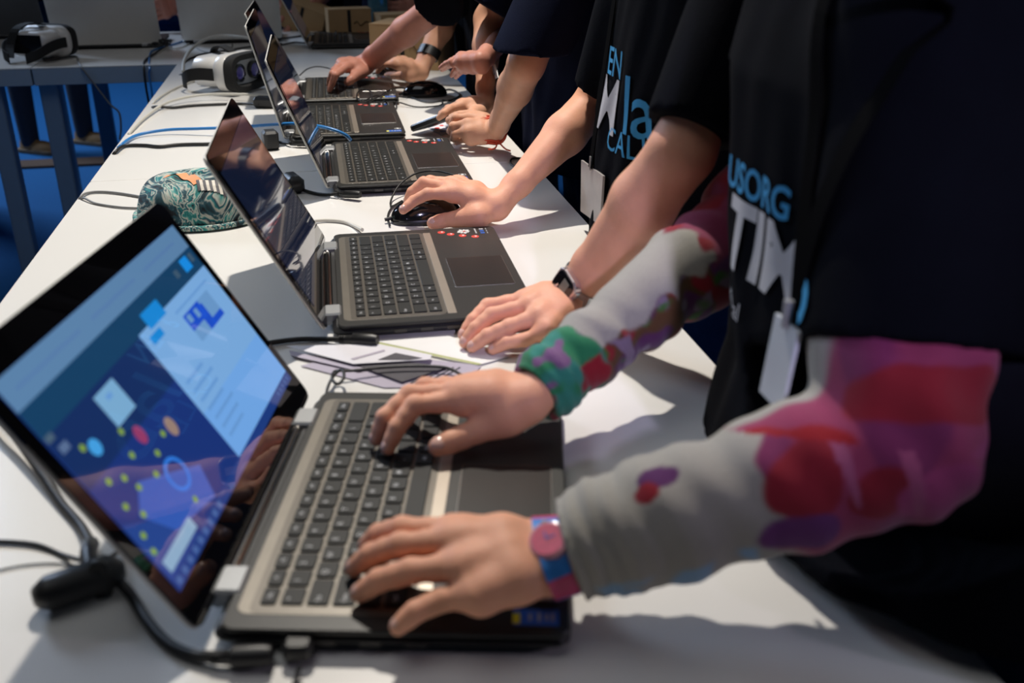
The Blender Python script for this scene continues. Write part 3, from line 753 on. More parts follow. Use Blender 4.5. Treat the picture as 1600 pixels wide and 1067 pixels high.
# long sleeves under the T-shirt
def sleeve_mesh(W, el, sh, stops, cuff, pattern, nm, seed, h=.0024):
    """stops: list of (distance from the cuff, radius) along wrist > elbow > shoulder"""
    W, el, sh = A(W), A(el), A(sh); L1 = np.linalg.norm(el - W); d1 = (el - W) / L1; L2 = np.linalg.norm(sh - el); d2 = (sh - el) / L2
    def at(s): return W + d1 * s if s < L1 else el + d2 * (s - L1)
    pr = []; ss = sorted(set([q[0] for q in stops] + [L1])); R = [np.interp(s, [q[0] for q in stops], [q[1] for q in stops]) for s in ss]
    for a, b, ra, rb in zip(ss, ss[1:], R, R[1:]): pr.append(('c', at(a), at(b), ra, rb))
    rng = np.random.RandomState(seed)
    ph = rng.rand(6) * 6
    dd = d1
    def disp(X, Y, Z):
        s = (X - W[0]) * dd[0] + (Y - W[1]) * dd[1] + (Z - W[2]) * dd[2]
        t = X * 31 * (1 - abs(dd[0])) + Y * 24 + Z * 37
        near = np.exp(-np.maximum(s - cuff, 0) / .035); far = np.clip((s - .12) / .1, 0, 1)
        return -near * .0016 * np.sin(s * 520 + 1.6 * np.sin(t * 1.7 + ph[0]) + ph[1]) - .0013 * np.sin(s * 170 + 2.2 * np.sin(t + ph[2]) + ph[3]) - far * .0022 * np.sin(s * 85 + 2.5 * np.sin(t * .8 + ph[4]))
    v, f = sdf_mesh([pr], h, k=.02, cuts=[(at(cuff), -d1)], carve=[('c', at(cuff - .03), at(cuff + .012), stops[0][1] - .0035, stops[0][1] - .004)], disp=disp)
    # the cut is only local, so drop nothing; colour every vertex by its place in the fabric
    rel = v - W; s = np.where(((v - el) @ d2) > 0, L1 + (v - el) @ d2, rel @ d1)
    u1 = UP - d1 * (UP @ d1); u1 /= np.linalg.norm(u1); c1 = np.cross(d1, u1)
    cen = W + np.outer(np.clip(rel @ d1, 0, L1), d1); q = v - cen
    ang = np.degrees(np.arctan2(q @ c1, q @ u1))
    cols = pattern(s, ang, v)
    me = np_mesh(nm, [(v, f)], M_floral)
    at_ = me.color_attributes.new('pattern', 'FLOAT_COLOR', 'POINT')
    if len(me.vertices) != len(v): cols = np.resize(cols, (len(me.vertices), 3))
    at_.data.foreach_set('color', np.concatenate([cols, np.ones((len(cols), 1))], 1).astype(np.float32).ravel())
    return me
def vn(v, sc, seed=0): return np.array([noise.noise(Vector((p[0] * sc + seed, p[1] * sc, p[2] * sc))) for p in v])
GREY, DRED, PINK, PURP, GREEN, BROWN, TEAL, SKYB = [np.array(c) for c in ((.36, .34, .305), (.26, .014, .026), (.30, .045, .11), (.10, .025, .11), (.025, .19, .085), (.105, .05, .022), (.035, .22, .17), (.25, .40, .58))]
def mix(cols, f, c, w=.25):
    """f > 0 takes the colour, with a soft edge of width w"""
    k = np.clip(f / w + .5, 0, 1)[:, None]; k = k * k * (3 - 2 * k); cols[:] = cols * (1 - k) + np.array(c) * k
def blob(cols, s, ang, n, bs, ba, rs, ra, c):
    da = (ang - ba + 180) % 360 - 180
    mix(cols, 1 - (((s - bs) / rs) ** 2 + (da / ra) ** 2 + n * .5), c, .35)
def pat_far(s, ang, v):              # right arm of the nearest child
    n = vn(v, 55); n2 = vn(v, 34, 5); cols = np.tile(GREY, (len(s), 1)); side = DIRF * ang
    low = (side + n * 20 - 58) / 40
    def inlow(f, c): mix(cols, np.minimum(f, low), c, .18)
    inlow(low, BROWN); inlow(n2 - .14, DRED); inlow(-n2 - .14, PURP); inlow(vn(v, 60, 11) - .3, (.22, .16, .24)); inlow(vn(v, 48, 23) - .34, (.05, .14, .03))
    z = (.068 - s - n * .012) / .03
    def inz(f, c): mix(cols, np.minimum(f, z), c, .18)
    inz(z, GREEN); inz(n2 - .06, TEAL); inz(n - .2, (.20, .10, .22)); inz(np.minimum((side - 62) / 30, .12 - n2), DRED); inz(np.minimum((side - 62) / 30, n - .06), GREEN)
    u = np.minimum((s + n * .02 - .215) / .03, (62 - side) / 30)
    mix(cols, u, PINK * .8); mix(cols, np.minimum(u, n2 - .02), DRED)
    return cols
def pat_near(s, ang, v):
    n = vn(v, 40); n2 = vn(v, 20, 3); cols = np.tile(GREY, (len(s), 1)); side = DIRN * ang
    u = (s + n * .016 - .142) / .02
    mix(cols, u, PINK, .5)
    mix(cols, np.minimum(u, (-n2 - .12) * 2), (.20, .03, .10), .4)
    g = np.minimum(np.minimum((s - .225) / .02, (-8 - side) / 20), (.31 - s - n * .01) / .02); mix(cols, g, GREY, .4)
    for b_ in ((.158, 58, .024, 30, (.26, .016, .03)), (.212, 22, .021, 28, (.32, .014, .022)), (.262, 38, .022, 26, (.27, .018, .03)), (.20, 85, .020, 22, (.24, .014, .028)), (.235, 100, .03, 24, (.34, .05, .15)), (.17, -10, .016, 20, (.30, .02, .03)),
               (.076, 18, .013, 11, PURP), (.066, 30, .008, 8, DRED), (.145, 100, .026, 18, PURP * 1.4), (.22, 60, .005, 60, (.36, .08, .17)), (.185, 40, .004, 50, (.36, .09, .18))):
        blob(cols, s, side, n, *b_)
    mix(cols, np.minimum((.12 - s) / .02, np.minimum((side - 105) / 20, n - .02)), SKYB, .3)
    return cols
DIRF = DIRN = 1
def arm_dir(W, el):
    d = A(el) - A(W); d /= np.linalg.norm(d); u = UP - d * (UP @ d); u /= np.linalg.norm(u); c = np.cross(d, u)
    return 1 if (c @ (A(cC) - A(W))) > 0 else -1
DIRN = arm_dir(p1L['W'], p1L['elbow']); DIRF = arm_dir(p1R['W'], p1R['elbow'])
me = sleeve_mesh(P(876, 860, .056), p1L['elbow'], p1L['shoulder'], [(.004, .0300), (.03, .0345), (.075, .0395), (.16, .0440), (.232, .0470), (.27, .049), (.30, .050), (.34, .047), (.48, .044)], .007, pat_near, 'long_sleeve', 1)
o = link('long_sleeve', me, None, r1); o.location = -i1; o['label'] = 'grey sleeve with crimson and pink flowers at the elbow'
me = sleeve_mesh(p1R['W'], p1R['elbow'], p1R['shoulder'], [(.004, .0265), (.03, .0280), (.08, .0300), (.15, .0345), (.22, .0420), (.30, .044), (.36, .042), (.5, .04)], .010, pat_far, 'long_sleeve', 4)
o = link('long_sleeve', me, None, r1); o.location = -i1; o['label'] = 'grey sleeve with green cuff and dark red flower stripe'

def chest(u, v, x): return PX(u, v, x)
o = press_on(r1, i1, sh1, 'USORG', 'shirt_lettering', chest(1212, 292, .345), (0, -1, 0), (0, 0, 1), .034, M_tblue, .0006); o['label'] = 'blue printed lettering'
o = press_on(r1, i1, sh1, 'TIM', 'shirt_lettering', chest(1222, 395, .345), (0, -1, 0), (0, 0, 1), .076, M_twhite, .0025); o['label'] = 'large white printed lettering'
o = press_on(r1, i1, sh1, 'digital', 'shirt_lettering', chest(1178, 470, .345), (0, -1, 0), (0, 0, 1), .022, M_twhite, 0); o['label'] = 'small white printed lettering'
o = press_on(r1, i1, sh1, 'lab', 'shirt_lettering', chest(1312, 430, .345), (0, -1, 0), (0, 0, 1), .070, M_tblue, .001); o['label'] = 'blue printed lettering'

# ---------------------------------------------------------------- second child, steel watch
e2 = P(1066, 236, .225); s2 = V(.475, .985, .44 + TZ)
h2L = hand(P(893, 466, .036), px([(824, 465, .042), (831, 474, .044), (844, 491, .040), (858, 512, .031)]),
           [px([(762, 478, .034), (724, 523, .010)]), px([(768, 492, .034), (726, 535, .0095)]), px([(796, 510, .030), (738, 542, .0095)]), px([(820, 531, .019), (770, 546, .0085)])],
           px([(872, 470, .026), (836, 476, .018), (806, 484, .013), (780, 494, .010)]), e2, .98)
e2r = P(930, 160, .160); s2r = V(.49, 1.37, .45 + TZ)
h2R = hand(P(776, 322, .036), px([(708, 300, .060), (702, 292, .064), (708, 286, .060), (716, 284, .054)]),
           [px([(668, 303, .060), (646, 314, .050), (630, 328, .040)]), px([(662, 285, .066), (644, 300, .052), (637, 314, .038)]), px([(672, 283, .062), (655, 292, .045), (645, 300, .028)]), px([(684, 284, .055), (668, 292, .035), (656, 300, .018)])],
           px([(748, 338, .030), (722, 340, .026), (696, 344, .019), (676, 349, .015)]), e2r, 1.0)
T2 = [(TZ + .004, .510, 1.285, .132, .165), (TZ + .10, .508, 1.265, .132, .180), (TZ + .22, .510, 1.24, .126, .195), (TZ + .36, .515, 1.22, .120, .195), (TZ + .46, .51, 1.22, .095, .17), (TZ + .53, .50, 1.22, .055, .085)]
arms2 = [dict(hand=h2L, elbow=e2, shoulder=s2, sleeve=P(1080, 205, .243), h=.0017, bare=.09, ur=.034, nails=(0, 1, 2, 3), sr=(.062, .046)),
         dict(hand=h2R, elbow=e2r, shoulder=s2r, sleeve=P(948, 140, .19), h=.0019, bare=.09, ur=.036, nails=(0, 1, 4), sr=(.062, .050))]
r2, i2, sh2, b2 = person('person in a black T-shirt wearing a steel watch, one hand on a mouse', M_skin, arms2, T2, .003, None, M_shirt, M_jean, head_c=(.40, 1.22, TZ + .72), hips=[(TZ - .22, .56, 1.24, .13, .18), (TZ + .02, .565, 1.23, .135, .185), (TZ + .16, .565, 1.22, .125, .18)])
o = press_on(r2, i2, sh2, '& \' EN', 'shirt_lettering', chest(958, 94, .395), (0, -1, 0), (0, 0, 1), .050, M_tblue, .0003); o['label'] = 'blue printed lettering'
o = press_on(r2, i2, sh2, 'M', 'shirt_lettering', chest(953, 168, .385), (0, -1, 0), (0, 0, 1), .100, M_twhite, .0015); o['label'] = 'large white printed lettering'
o = press_on(r2, i2, sh2, 'I', 'shirt_lettering', chest(921, 160, .385), (0, -1, 0), (0, 0, 1), .095, M_twhite, .0015); o['label'] = 'large white printed lettering'
o = press_on(r2, i2, sh2, 'lab', 'shirt_lettering', chest(996, 182, .385), (0, -1, 0), (0, 0, 1), .105, M_tblue, .0005); o['label'] = 'blue printed lettering'
o = press_on(r2, i2, sh2, 'CALL', 'shirt_lettering', chest(985, 228, .395), (0, -1, 0), (0, 0, 1), .044, M_tblue, 0); o['label'] = 'blue printed lettering'
o = press_on(r2, i2, sh2, 'digital', 'shirt_lettering', chest(930, 208, .395), (0, -1, 0), (0, 0, 1), .026, M_twhite, 0); o['label'] = 'small white printed lettering'

# ---------------------------------------------------------------- third child, red bracelet
e3 = P(822, 100, .200); s3 = V(.49, 1.70, .45 + TZ)
h3L = hand(P(774, 206, .040), px([(735, 184, .062), (732, 193, .058), (732, 205, .046), (736, 216, .032)]),
           [px([(712, 184, .062), (707, 193, .048), (714, 197, .036)]), px([(708, 197, .052), (704, 205, .036), (712, 207, .026)]), px([(711, 209, .038), (709, 216, .022), (716, 216, .016)]), px([(719, 218, .022), (713, 221, .012), (718, 221, .009)])],
           px([(758, 190, .055), (738, 180, .062), (720, 181, .060), (706, 184, .054)]), e3, .95)
e3r = P(763, 30, .215); s3r = V(.50, 2.13, .45 + TZ)
h3R = hand(P(758, 164, .058), px([(722, 164, .066), (720, 162, .064), (722, 170, .050), (728, 178, .040)]),
           [px([(704, 170, .062), (694, 177, .056), (686, 184, .046)]), px([(700, 170, .050), (690, 178, .035), (694, 186, .022)]), px([(706, 176, .040), (698, 184, .026), (702, 190, .016)]), px([(712, 182, .030), (706, 188, .018), (710, 192, .012)])],
           px([(748, 176, .056), (730, 182, .056), (714, 186, .054), (702, 188, .048)]), e3r, .95)
T3 = [(TZ - .03, .545, 1.92, .128, .215), (TZ + .12, .54, 1.92, .125, .21), (TZ + .30, .535, 1.91, .122, .205), (TZ + .42, .52, 1.9, .11, .19), (TZ + .50, .51, 1.9, .055, .085)]
arms3 = [dict(hand=h3L, elbow=e3, shoulder=s3, sleeve=P(829, 82, .226), h=.0022, bare=.09, ur=.037, sr=(.066, .060), cutn=(-.1, .0, -1.0)),
         dict(hand=h3R, elbow=e3r, shoulder=s3r, sleeve=P(765, 14, .245), h=.0024, bare=.09, ur=.036, sr=(.062, .055))]
r3, i3, sh3, b3 = person('person in a navy T-shirt with red cord bracelet, both hands round a dark handheld device', M_skin2, arms3, T3, .003, None, M_shirt_n, M_dark, shirt_h=.007, head_c=(.40, 1.92, TZ + .70))
o = press_on(r3, i3, sh3, 'M', 'shirt_lettering', PX(777, 86, .415), (0, -1, 0), (0, 0, 1), .05, M_tblue, .0003); o['label'] = 'blue printed lettering'
o = press_on(r3, i3, sh3, 'C', 'shirt_lettering', PX(778, 103, .415), (0, -1, 0), (0, 0, 1), .035, M_tblue, .0003); o['label'] = 'blue printed lettering'

# ---------------------------------------------------------------- fourth child, typing on the fifth laptop
e4 = P(668, 22, .205); s4 = V(.50, 2.62, .46 + TZ)
h4R = hand(P(568, 102, .060), px([(541, 104, .070), (535, 99, .074), (533, 97, .070), (534, 96, .064)]),
           [px([(524, 117, .066), (519, 130, .045), (515, 141, .028)]), px([(520, 115, .066), (516, 125, .045), (514, 133, .028)]), px([(522, 110, .062), (518, 118, .045), (517, 126, .028)]), px([(526, 106, .058), (522, 114, .042), (521, 121, .028)])],
           px([(566, 112, .052), (556, 118, .048), (549, 124, .042), (543, 129, .035)]), e4, 1.0)
h4L = hand(P(752, 98, .150), px([(722, 88, .155), (722, 94, .150), (724, 101, .140), (728, 107, .130)]),
           [px([(706, 96, .145), (688, 106, .125)]), px([(708, 100, .140), (691, 109, .118)]), px([(714, 107, .128), (706, 118, .108)]), px([(720, 112, .118), (712, 121, .100)])],
           px([(742, 94, .150), (728, 90, .150), (712, 93, .140), (700, 99, .128)]), V(.47, 2.30, .20 + TZ), .80)
T4 = [(TZ - .03, .535, 2.66, .120, .185), (TZ + .12, .53, 2.66, .118, .185), (TZ + .30, .525, 2.64, .118, .185), (TZ + .44, .515, 2.62, .11, .18), (TZ + .52, .50, 2.6, .055, .085)]
arms4 = [dict(hand=h4R, elbow=e4, shoulder=s4, sleeve=P(683, 8, .24), h=.0026, bare=.09, ur=.038, sr=(.066, .060)),
         dict(hand=h4L, elbow=V(.47, 2.30, .20 + TZ), shoulder=V(.52, 2.45, .44 + TZ), sleeve=V(.49, 2.34, .27 + TZ), h=.0028, bare=.06, ur=.036)]
person('person in dark clothes reaching a bare forearm over to type on the fifth laptop', M_skin3, arms4, T4, .003, None, M_shirt, M_dark, shirt_h=.009, head_c=(.40, 2.62, TZ + .74))

# ---------------------------------------------------------------- fifth child, black watch
e5 = P(703, 14, .185); s5 = V(.50, 3.06, .44 + TZ)
h5R = hand(P(656, 112, .034), px([(624, 100, .062), (620, 97, .066), (624, 94, .062), (630, 93, .056)]),
           [px([(602, 100, .060), (594, 105, .048), (590, 112, .036)]), px([(600, 96, .064), (592, 100, .050), (589, 106, .036)]), px([(606, 94, .058), (598, 98, .042), (594, 103, .028)]), px([(612, 94, .050), (604, 99, .034), (600, 104, .020)])],
           px([(642, 118, .030), (630, 118, .026), (616, 118, .018), (605, 118, .014)]), e5, 1.0)
T5 = [(TZ - .03, .56, 3.12, .125, .19), (TZ + .12, .555, 3.12, .122, .19), (TZ + .30, .55, 3.12, .12, .19), (TZ + .42, .535, 3.12, .11, .18), (TZ + .50, .52, 3.12, .055, .085)]
arms5 = [dict(hand=h5R, elbow=e5, shoulder=s5, sleeve=P(705, 4, .215), h=.0028, bare=.06, ur=.036)]
r5, i5, sh5, b5 = person('person in dark clothes wearing a black band watch, hand over the farthest mouse', M_skin2, arms5, T5, .003, None, M_shirt, M_dark, shirt_h=.009, head_c=(.42, 3.12, TZ + .74))

# ================================================================== things worn
def band(bodybv, c, ax, half, off0, off1, m, n=48, mb=None):
    c = Vector(c); ax = Vector(ax).normalized(); a = ax.orthogonal().normalized(); b = ax.cross(a)
    rings = [[], [], [], []]
    for i in range(n):
        t = 2 * PI * i / n; d = a * math.cos(t) + b * math.sin(t); rr = []
        for s in (-half, half):
            h = bodybv.ray_cast(c + ax * s + d * .036, -d, .036); r = (h[0] - c - ax * s).length if h[0] is not None else .022
            rr.append(min(r, .034))
        for k, (s, r) in enumerate(((-half, rr[0] + off0), (-half, rr[0] + off1), (half, rr[1] + off1), (half, rr[1] + off0))): rings[k].append(c + ax * s + d * r)
    vs = [p for r in rings for p in r]; fs = [(k * n + i, k * n + (i + 1) % n, ((k + 1) % 4) * n + (i + 1) % n, ((k + 1) % 4) * n + i) for k in range(4) for i in range(n)]
    mb = mb or MB(); return mb.add(vs, fs, m, True)
def body_bvh(b):
    me = b.data; return BVHTree.FromPolygons([v.co for v in me.vertices], [tuple(p.vertices) for p in me.polygons])
def frame(n, d):
    n = Vector(n).normalized(); d = Vector(d); d = (d - n * d.dot(n)).normalized(); return Matrix((tuple(d), tuple(n.cross(d)), tuple(n))).transposed()

# steel digital watch of the second child
bv2 = body_bvh(b2); W2 = Vector(P(893, 466, .036)); ax2 = (Vector(e2) - W2).normalized()
t = thing('wristwatch', 'steel digital watch with black face on the wrist beside the second laptop', 'watch', W2 + ax2 * .024)
c2 = W2 + ax2 * .024; o = band(bv2, c2, ax2, .0085, .0006, .0026, mat('steel_bracelet', (.62, .66, .70), .22, metal=.9, noise_amt=.15, nscale=300)).build('strap', t); o.location = -t.location
n2 = Vector(h2L[3]) * .7 + (cC - c2).normalized() * .7 + V(-.25, 0, 0); n2 = (n2 - ax2 * n2.dot(ax2)).normalized()
hit = bv2.ray_cast(c2 + n2 * .034, -n2, .05)[0] or c2 + n2 * .02
Mx = frame(n2, ax2); M_case = mat('rose_steel_case', (.62, .50, .47), .25, metal=.8, noise_amt=.03)
def part_at(mb, name, t, c, M):
    o = mb.build(name, t); o.matrix_local = Matrix.Translation(Vector(c) - t.location) @ M.to_4x4(); return o
cs = part_at(MB().slab((0, 0, 0), .034, .036, -.002, .0085, M_case, .010, .0015, 6), 'case', t, hit, Mx)
MB().slab((0, 0, 0), .0285, .0305, .0084, .0091, M_gloss, .008, .0002, 6).build('face', cs)
MB().slab((0, -.0015, 0), .0185, .0105, .0090, .0094, mat('lcd_grey', (.22, .22, .17), .3, noise_amt=.05), .001, .0001).build('digit_panel', cs)
m = MB(); m.slab((0, .0, 0), .021, .040, .0, .0055, mat('steel_bracelet', (0, 0, 0)), .003, .001); m.build('strap_lug', cs)
for i in range(6): pass

# child's watch with a round pink dial
bv1 = body_bvh(b1); W1 = Vector(p1L['W']); ax1 = (Vector(p1L['elbow']) - W1).normalized()
M_sb = mat('blue_watch_strap', (.03, .20, .60), .5, noise_amt=.2, nscale=120); M_sp = mat('pink_watch_strap', (.55, .05, .16), .5, noise_amt=.3, nscale=150)
t = thing('wristwatch', 'blue and crimson fabric watch with round pink dial on the nearest wrist', 'watch', W1)
c1 = W1 + ax1 * .0; o = band(bv1, c1, ax1, .0085, .0006, .0024, M_sb, 64); 
b_o = o.build('strap', t); b_o.location = -t.location
for i, p in enumerate(b_o.data.polygons): pass
b_o.data.materials.append(M_sp)
n1 = Vector(hL[3]) + (cC - c1).normalized() * .5; n1 = (n1 - ax1 * n1.dot(ax1)).normalized()
hit = bv1.ray_cast(c1 + n1 * .04, -n1, .05)[0] or c1 + n1 * .02
for p in b_o.data.polygons:
    dd = (p.center - hit).length
    if .0235 < dd < .036 or dd > .046: p.material_index = 1
cs = part_at(MB().lathe((0, 0, 0), [(.0128, -.002), (.0135, .002), (.0128, .0052), (.0112, .0058)], mat('clear_watch_rim', (.62, .30, .36), .2, coat=.6, noise_amt=.03), 40), 'case', t, hit, frame(n1, ax1))
m = MB().lathe((0, 0, 0), [(.0110, .0056), (.0110, .0061)], mat('pink_dial', (.62, .06, .14), .3, noise_amt=.35, nscale=220, coat=.6), 32); m.build('dial', cs)
m = MB(); m.box((.002, .001, .0063), (.006, .0008, .0003), M_bluest); m.box((-.001, .003, .0063), (.0008, .006, .0003), M_bluest); m.build('watch_hand', cs)
m = MB(); m.ell((0, .0148, .002), (.0022, .0016, .0016), M_hinge, None, 12, 8); m.build('crown', cs)

# black band watch of the fifth child
bv5 = body_bvh(b5); W5 = Vector(P(656, 112, .034)); ax5 = (Vector(e5) - W5).normalized(); c5 = W5 + ax5 * .058
t = thing('wristwatch', 'wide black band watch on the bare wrist above the farthest mouse', 'watch', c5)
o = band(bv5, c5, ax5, .0125, .0008, .0040, M_blk).build('strap', t); o.location = -c5
part_at(MB().slab((0, 0, 0), .028, .030, .018, .027, M_gloss, .005, .0015), 'case', t, c5, frame((cC - c5).normalized() + Vector((0, 0, .3)), ax5))

# red cord bracelet of the third child
bv3 = body_bvh(b3); W3 = Vector(P(774, 206, .040)); ax3 = (Vector(e3) - W3).normalized()
m = MB()
for s, tw in ((-.006, 0), (-.002, 1), (.003, 0)):
    c = W3 + ax3 * (s + .012); a = ax3.orthogonal().normalized(); b = ax3.cross(a); pts = []
    for i in range(40):
        th = 2 * PI * i / 40; d = (a * math.cos(th) + b * math.sin(th)); h = bv3.ray_cast(c + d * .036, -d, .036)
        pts.append((h[0] if h[0] is not None else c + d * .022) + d * .0012 + ax3 * .0015 * math.sin(th * 5 + tw))
    m.tube(pts, .0017, M_strapr, 8, close=True)
low = min(pts, key=lambda p: p.z + p.y * .3)
t = tag(m.build('bracelet'), 'red braided cord bracelet with loose knotted ends on a wrist', 'bracelet')
k = MB(); k.ell(low, (.005, .005, .004), M_strapr, None, 12, 8); k.tube(smooth_path([low, low + V(.012, -.012, -.012), low + V(.022, -.016, -.016)], 5), .0016, M_strapr); k.tube(smooth_path([low, low + V(-.008, -.012, -.010), low + V(-.022, -.016, -.011)], 5), .0016, M_strapr)
k.build('knot', t)

# lanyards and badges
def prism(pts, th, m, mb=None):
    p = [Vector(x) for x in pts]; n = (p[1] - p[0]).cross(p[-1] - p[0]).normalized(); N = len(p); q = [x + n * th for x in p]
    mb = mb or MB(); return mb.add(p + q, [tuple(reversed(range(N))), tuple(range(N, 2 * N))] + [(i, (i + 1) % N, N + (i + 1) % N, N + i) for i in range(N)], m)
def ribbon(pts, w, side, m, mb=None, th=.0012):
    mb = mb or MB(); s = Vector(side).normalized(); n = len(pts); vs = []
    for i, p in enumerate(pts):
        p = Vector(p); t = (Vector(pts[min(i + 1, n - 1)]) - Vector(pts[max(i - 1, 0)])).normalized(); nn = t.cross(s).normalized()
        vs += [p - s * w / 2 - nn * th / 2, p + s * w / 2 - nn * th / 2, p + s * w / 2 + nn * th / 2, p - s * w / 2 + nn * th / 2]
    fs = [(4 * i + k, 4 * i + (k + 1) % 4, 4 * (i + 1) + (k + 1) % 4, 4 * (i + 1) + k) for i in range(n - 1) for k in range(4)]
    fs += [(3, 2, 1, 0), (4 * n - 4, 4 * n - 3, 4 * n - 2, 4 * n - 1)]
    return mb.add(vs, fs, m)
def on_shirt(sh, pts, off):
    bv = bvh_of(*sh); out = []
    for p in pts:
        p = Vector(p); h = bv.ray_cast(Vector((p.x - .4, p.y, p.z)), Vector((1, 0, 0)), .9)
        out.append(Vector((h[0].x - off, p.y, p.z)) if h[0] is not None else p)
    return out
def lanyard(name, label, sh, ys, zs, y0, z0, card, cardm):
    t = thing(name, label, 'badge', (card[0] + card[2]) / 2)
    L = t.location
    for yy in ys:
        pts = on_shirt(sh, [V(.3, lerp(y0, yy, k / 9), lerp(z0, zs, k / 9)) for k in range(10)], .004)
        ribbon(smooth_path(pts, 3), .016, (0, 1, 0), M_lany).build('lanyard_ribbon', t).location = -L
    prism(card, .003, cardm).build('card', t).location = -L
    a = (card[0] + card[1]) / 2; m = MB(); m.tube([a + V(0, 0, -.003), a + V(0, 0, .016)], .0035, M_hinge); m.build('clip', t).location = -L
c = on_shirt(sh1, [P(1232, 560, .10)], .006)[0]
bz = PX(1228, 505, .300).z; by = PX(1228, 505, .300).y
xs = on_shirt(sh1, [V(.3, by, bz), V(.3, by, bz - .085)], .010); xx = min(xs[0].x, xs[1].x)
lanyard('name_badge', 'pale card in a clear wallet hanging from a black lanyard on the nearest T-shirt', sh1, (by - .020, by + .060), TZ + .42, by, bz, [V(xx, by + .018, bz), V(xx, by - .016, bz), V(xx - .003, by - .012, bz - .062), V(xx - .003, by + .022, bz - .062)], M_badge_clear)
q = [PX(908, 250, .380), PX(942, 275, .372), PX(937, 352, .372), PX(907, 330, .380)]
mid = (q[0] + q[1]) / 2
lanyard('name_badge', 'grey-white card hanging from a black lanyard beside the white and blue shirt lettering', sh2, (mid.y + .03, mid.y - .03), TZ + .45, mid.y, mid.z, q, M_badge)
q = [PX(751, 80, .385), PX(766, 70, .38), PX(778, 121, .38), PX(757, 132, .385)]
t = thing('name_badge', 'white-rimmed grey badge card hanging beside the third T-shirt and its bent arm', 'badge', q[0])
prism(q, .002, mat('badge_rim', (.62, .62, .60), .4, noise_amt=.02)).build('wallet', t).location = -q[0]
ce = sum(q, Vector()) / 4; q2 = [ce + (p - ce) * .78 for p in q]
nn = (q[1] - q[0]).cross(q[-1] - q[0]).normalized(); sgn = 1 if nn.dot(cC - ce) > 0 else -1
prism([p + nn * (.0022 if sgn > 0 else -.0022) for p in q2], .001, mat('badge_grey', (.16, .15, .145), .4, noise_amt=.1)).build('card', t).location = -q[0]
MB().tube(smooth_path([(q[0] + q[1]) / 2, PX(764, 50, .40), PX(770, 10, .43)], 5), .003, M_lany).build('cord', t).location = -q[0]

# ================================================================== things on the tables
def make_mouse(label, loc, rz):
    t = thing('computer_mouse', label, 'computer mouse', loc, rz, 'black computer mice')
    m = MB(); m.ell((0, 0, .004), (.057, .031, .0345), M_gloss, None, 40, 20, -.10, .9); m.build('shell', t)
    m = MB(); m.ell((0, 0, .0035), (.0565, .0325, .018), M_blk, None, 40, 12, -.15, .9); m.build('skirt', t)
    m = MB(); R = Matrix.Rotation(PI / 2, 3, 'X'); m.lathe((-.032, 0, .027), [(.0065, -.003), (.0075, -.0015), (.0075, .0015), (.0065, .003)], M_blk, 20, R); m.build('scroll_wheel', t)
    m = MB(); m.tube([(-.054, 0, .008), (-.066, 0, .006)], .0028, M_rub, 10); m.build('cable_boot', t)
    return t
c = P(667, 343, .0); make_mouse('black mouse under the hand beside the second laptop', (c.x, c.y, TZ), .12)
c = P(664, 150, .0); make_mouse('black mouse with looped cable lying free beside the fourth laptop', (c.x, c.y, TZ), -.05)
c = P(618, 117, .0); make_mouse('farthest black mouse, under the hand with the black watch', (c.x, c.y, TZ), .1)

# handheld device of the third child
a, b = P(657, 197, .012), P(712, 176, .052); d = (b - a); up = Vector((0, 0, 1)); w = d.cross(up).normalized()
t = thing('handheld_console', 'dark tilted handheld device held in both hands beside the fourth laptop', 'handheld device', (a + b) / 2)
Mx = Matrix((tuple(d.normalized()), tuple(-w), tuple(d.normalized().cross(-w)))).transposed()
part_at(MB().slab((0, 0, 0), d.length, .078, -.008, .006, M_blk, .012, .003), 'shell', t, t.location, Mx)
part_at(MB().slab((0.004, 0, 0), d.length * .78, .060, .0058, .0068, M_gloss, .004, .0003), 'screen', t, t.location, Mx)
pp = thing('picture_card', 'white card with red and blue pictures under the handheld device', 'card', P(690, 203, .001))
q = [P(668, 199, .001), P(690, 211, .001), P(722, 200, .001), P(696, 190, .001)]; prism(q, .0012, M_paper).build('sheet', pp).location = -pp.location
for (u, v, r, mm) in ((683, 200, .006, M_red), (692, 205, .007, M_bluest), (700, 199, .006, M_ink_shade), (704, 205, .008, M_bluest), (690, 196, .005, M_red)):
    c = P(u, v, .0026); m = MB(); m.add([(c.x + r * math.cos(k * PI / 6) - pp.location.x, c.y + r * 1.3 * math.sin(k * PI / 6) - pp.location.y, c.z - pp.location.z) for k in range(12)], [tuple(range(12))], mm); m.build('printed_picture', pp)

# patterned cap
c = P(318, 336, .0); t = thing('cap', 'teal, black and cream marbled cap with orange arch emblem lying left of the second laptop', 'cap', (c.x, c.y, TZ), -.1)
m = MB(); nu, nv = 56, 26; vs = []
for j in range(nv + 1):
    f = j / nv
    for i in range(nu):
        th = 2 * PI * i / nu; ph = f * PI / 2
        r = math.cos(ph) ** .55; z = .072 * math.sin(ph) ** .9
        x = .098 * r * math.cos(th); y = .088 * r * math.sin(th)
        w = noise.noise(Vector((x * 22, y * 22, z * 22 + 3))) * .010 + .003 * math.sin(th * 6 + f * 5)
        z2 = max(z + w * math.sin(ph) - .012 * math.exp(-((x + .01) ** 2 + (y - .02) ** 2) / .0012), .001)
        vs.append((x * (1 + w * .8) + (.0), y * (1 + w), z2))
m.add(vs, [(j * nu + i, j * nu + (i + 1) % nu, (j + 1) * nu + (i + 1) % nu, (j + 1) * nu + i) for j in range(nv) for i in range(nu)] + [tuple(reversed(range(nu)))], M_cap, True)
cap = m.build('crown', t)
m = MB(); rim = [(.101 * math.cos(2 * PI * i / 48), .091 * math.sin(2 * PI * i / 48), .006) for i in range(48)]; m.tube(rim, .0045, M_cap, 8, True); m.build('brim_seam', t)
